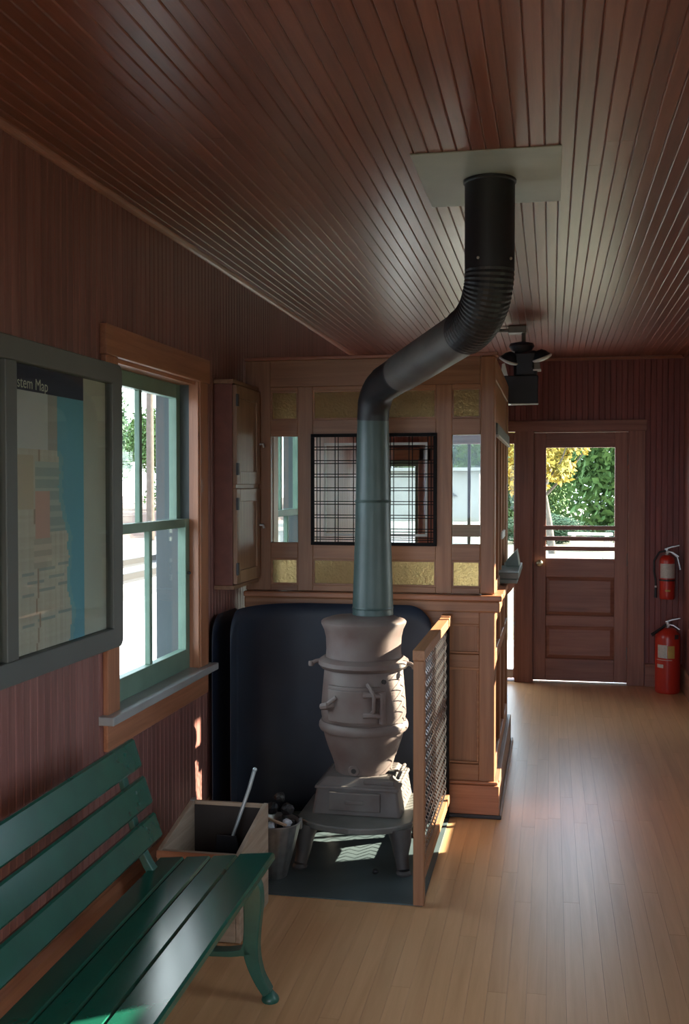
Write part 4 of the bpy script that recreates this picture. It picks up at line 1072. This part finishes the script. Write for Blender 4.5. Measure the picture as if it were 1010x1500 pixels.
# trees
def leaf_mesh(name, n, rx, rz, size, seed, mat, clumps=16):
    rr = random.Random(seed); mb = MB()
    cs = []
    for _ in range(clumps):
        a = rr.uniform(0, 2*math.pi); u = rr.uniform(-.85, .95); k = math.sqrt(max(0, 1-u*u))*rr.uniform(.45, .95)
        cs.append((rx*k*math.cos(a), rx*k*math.sin(a), rz*u, rr.uniform(.26, .46)*rx))
    for i in range(n):
        c = cs[i % clumps]
        d = Vector((rr.gauss(0,1), rr.gauss(0,1), rr.gauss(0,1))).normalized()*c[3]*rr.random()**.45
        p_ = Vector(c[:3])+d
        u_ = Vector((rr.gauss(0,1), rr.gauss(0,1), rr.gauss(0,1))).normalized(); v_ = u_.orthogonal().normalized()
        s_ = size*rr.uniform(.6, 1.3); b = len(mb.v)
        for q_ in (u_*s_, v_*s_*.6, -u_*s_, -v_*s_*.6): mb.v.append(tuple(p_+q_))
        mb.f.append((b, b+1, b+2, b+3))
    me = mb.mesh(name, fix=False); me.materials.append(M[mat]); return me
LM_ = {'green': [leaf_mesh('foliage_green', 20000, 2.0, 2.1, .085, 1, 'leaf_green', 40)],
       'dark': [leaf_mesh('foliage_dark', 16000, 2.0, 2.0, .10, 2, 'leaf_dark', 36)], 'yellow': [leaf_mesh('foliage_yellow', 9000, 1.5, 1.5, .085, 3, 'leaf_yellow', 34)]}
TREES = []
def tree(name, x, y, hgt, scale, kind, label, grp, trunk=.14, lean=0):
    t = empty(name, (x, y, G0-.02)); tag(t, label, 'tree', grp)
    mb = MB().tube([(0,0,0), (lean*.3, 0, hgt*.5), (lean*.7, .05, hgt), (lean, .1, hgt+1.2*scale)], [trunk*1.25, trunk, trunk*.75, trunk*.3], 10)
    for k in range(5):
        a = k*1.3+x; mb.tube([(lean*.6, .03, hgt*.85+.1*k), (lean*.6+math.cos(a)*.7*scale, math.sin(a)*.7*scale, hgt+.5*scale), (lean*.6+math.cos(a)*1.3*scale, math.sin(a)*1.3*scale, hgt+1.3*scale)], [trunk*.45, trunk*.3, trunk*.12], 6)
    mb.build('trunk', 'bark', t, smooth=True)
    o = bpy.data.objects.new('foliage', LM_[kind][int(abs(x*7)) % len(LM_[kind])]); COL.objects.link(o); o.parent = t
    o.location = (lean*.8, 0, hgt+1.5*scale); o.scale = (scale, scale, scale); o.rotation_euler = (0, 0, x*1.7); o['kind'] = 'stuff'
    return t
FT = 'trees beyond the far door'
tree('yellow_tree', .04, 28.0, 1.75, 1.0, 'yellow', 'yellow-leaved tree with a slim trunk at the left of the far door pane', FT, .085, -.35)
for i, (x, y, h_, s_, kd, lb) in enumerate(((2.5, 40, .2, 1.9, 'green', 'bushy green tree filling the right of the far door pane'),
        (-7.0, 40, .9, 1.45, 'green', 'green tree above the grey shed'), (-1.6, 50.5, .3, 1.35, 'green', 'green tree behind the yellow tree'), (10.5, 50, .8, 1.7, 'green', 'green tree at the right end of the lawn'),
        (-2.6, 61, .6, 1.9, 'dark', 'distant dark tree behind the yellow tree'))):
    tree('bushy_tree', x, y, h_, s_, kd, lb, FT, .16)
LT = 'trees beyond the tracks'
for i, (x, y, h_, s_, kd, lb) in enumerate(((-15.4, 42, 1.6, .95, 'green', 'green tree right of the pole in the left window'), (-22.0, 46, 2.2, 1.3, 'dark', 'dark tree left of the pole in the left window'), (-16.6, 53, 1.4, .8, 'yellow', 'small yellowing tree right of the pole beyond the tracks'), (-29.5, 43, 2.4, 1.4, 'dark', 'dark tree farther left beyond the tracks'))):
    tree('trackside_tree', x, y, h_, s_, kd, lb, LT, .15)
for (x, y, lb) in ((2.9, 31.0, 'low dark shrub at the back of the lawn, right part of far pane'), (-.3, 33.0, 'low dark shrub behind the yellow tree trunk')):
    h = empty('low_shrub', (x, y, G0)); tag(h, lb, 'shrub', 'shrubs along the lawn')
    o = bpy.data.objects.new('foliage', LM_['dark'][0]); COL.objects.link(o); o.parent = h; o.location = (0,0,.40); o.scale = (.62, .35, .20); o['kind'] = 'stuff'
    MB().tube([(0,0,0),(0,0,.5)], [.05,.03], 8).build('stem', 'bark', h)
GB = empty('garden_bench', (1.05, 29.5, G0)); tag(GB, 'pale stone garden bench on the lawn beyond the far pane', 'bench')
bx('seat', 'concrete_block', GB, -.6, .6, -.2, .2, .40, .47, .01); bx('leg', 'concrete_block', GB, -.5, -.38, -.18, .18, 0, .40, .01); bx('leg', 'concrete_block', GB, .38, .5, -.18, .18, 0, .40, .01)
# grey shed seen through the ticket office
SHD = empty('grey_shed', (-3.5, 31.5, G0)); tag(SHD, 'grey shed with a dark gable seen through the ticket office pane', 'shed')
bx('wall', 'shed_grey', SHD, -2.2, 1.4, 0, 2.5, .7, 2.2, .01); bx('base', 'concrete_block', SHD, -2.2, 1.4, .02, 2.48, 0, .7, .01)
MB().prism([(-2.4, 2.2), (1.6, 2.2), (1.6, 2.3), (-2.4, 2.3)], 'Y', -.2, 2.7).build('roof', 'shed_grey', SHD)
MB().prism([(-.2, 1.45), (.75, 1.45), (-.2, 2.15)], 'Y', -.05, .0).build('gable', 'shed_roof', SHD)
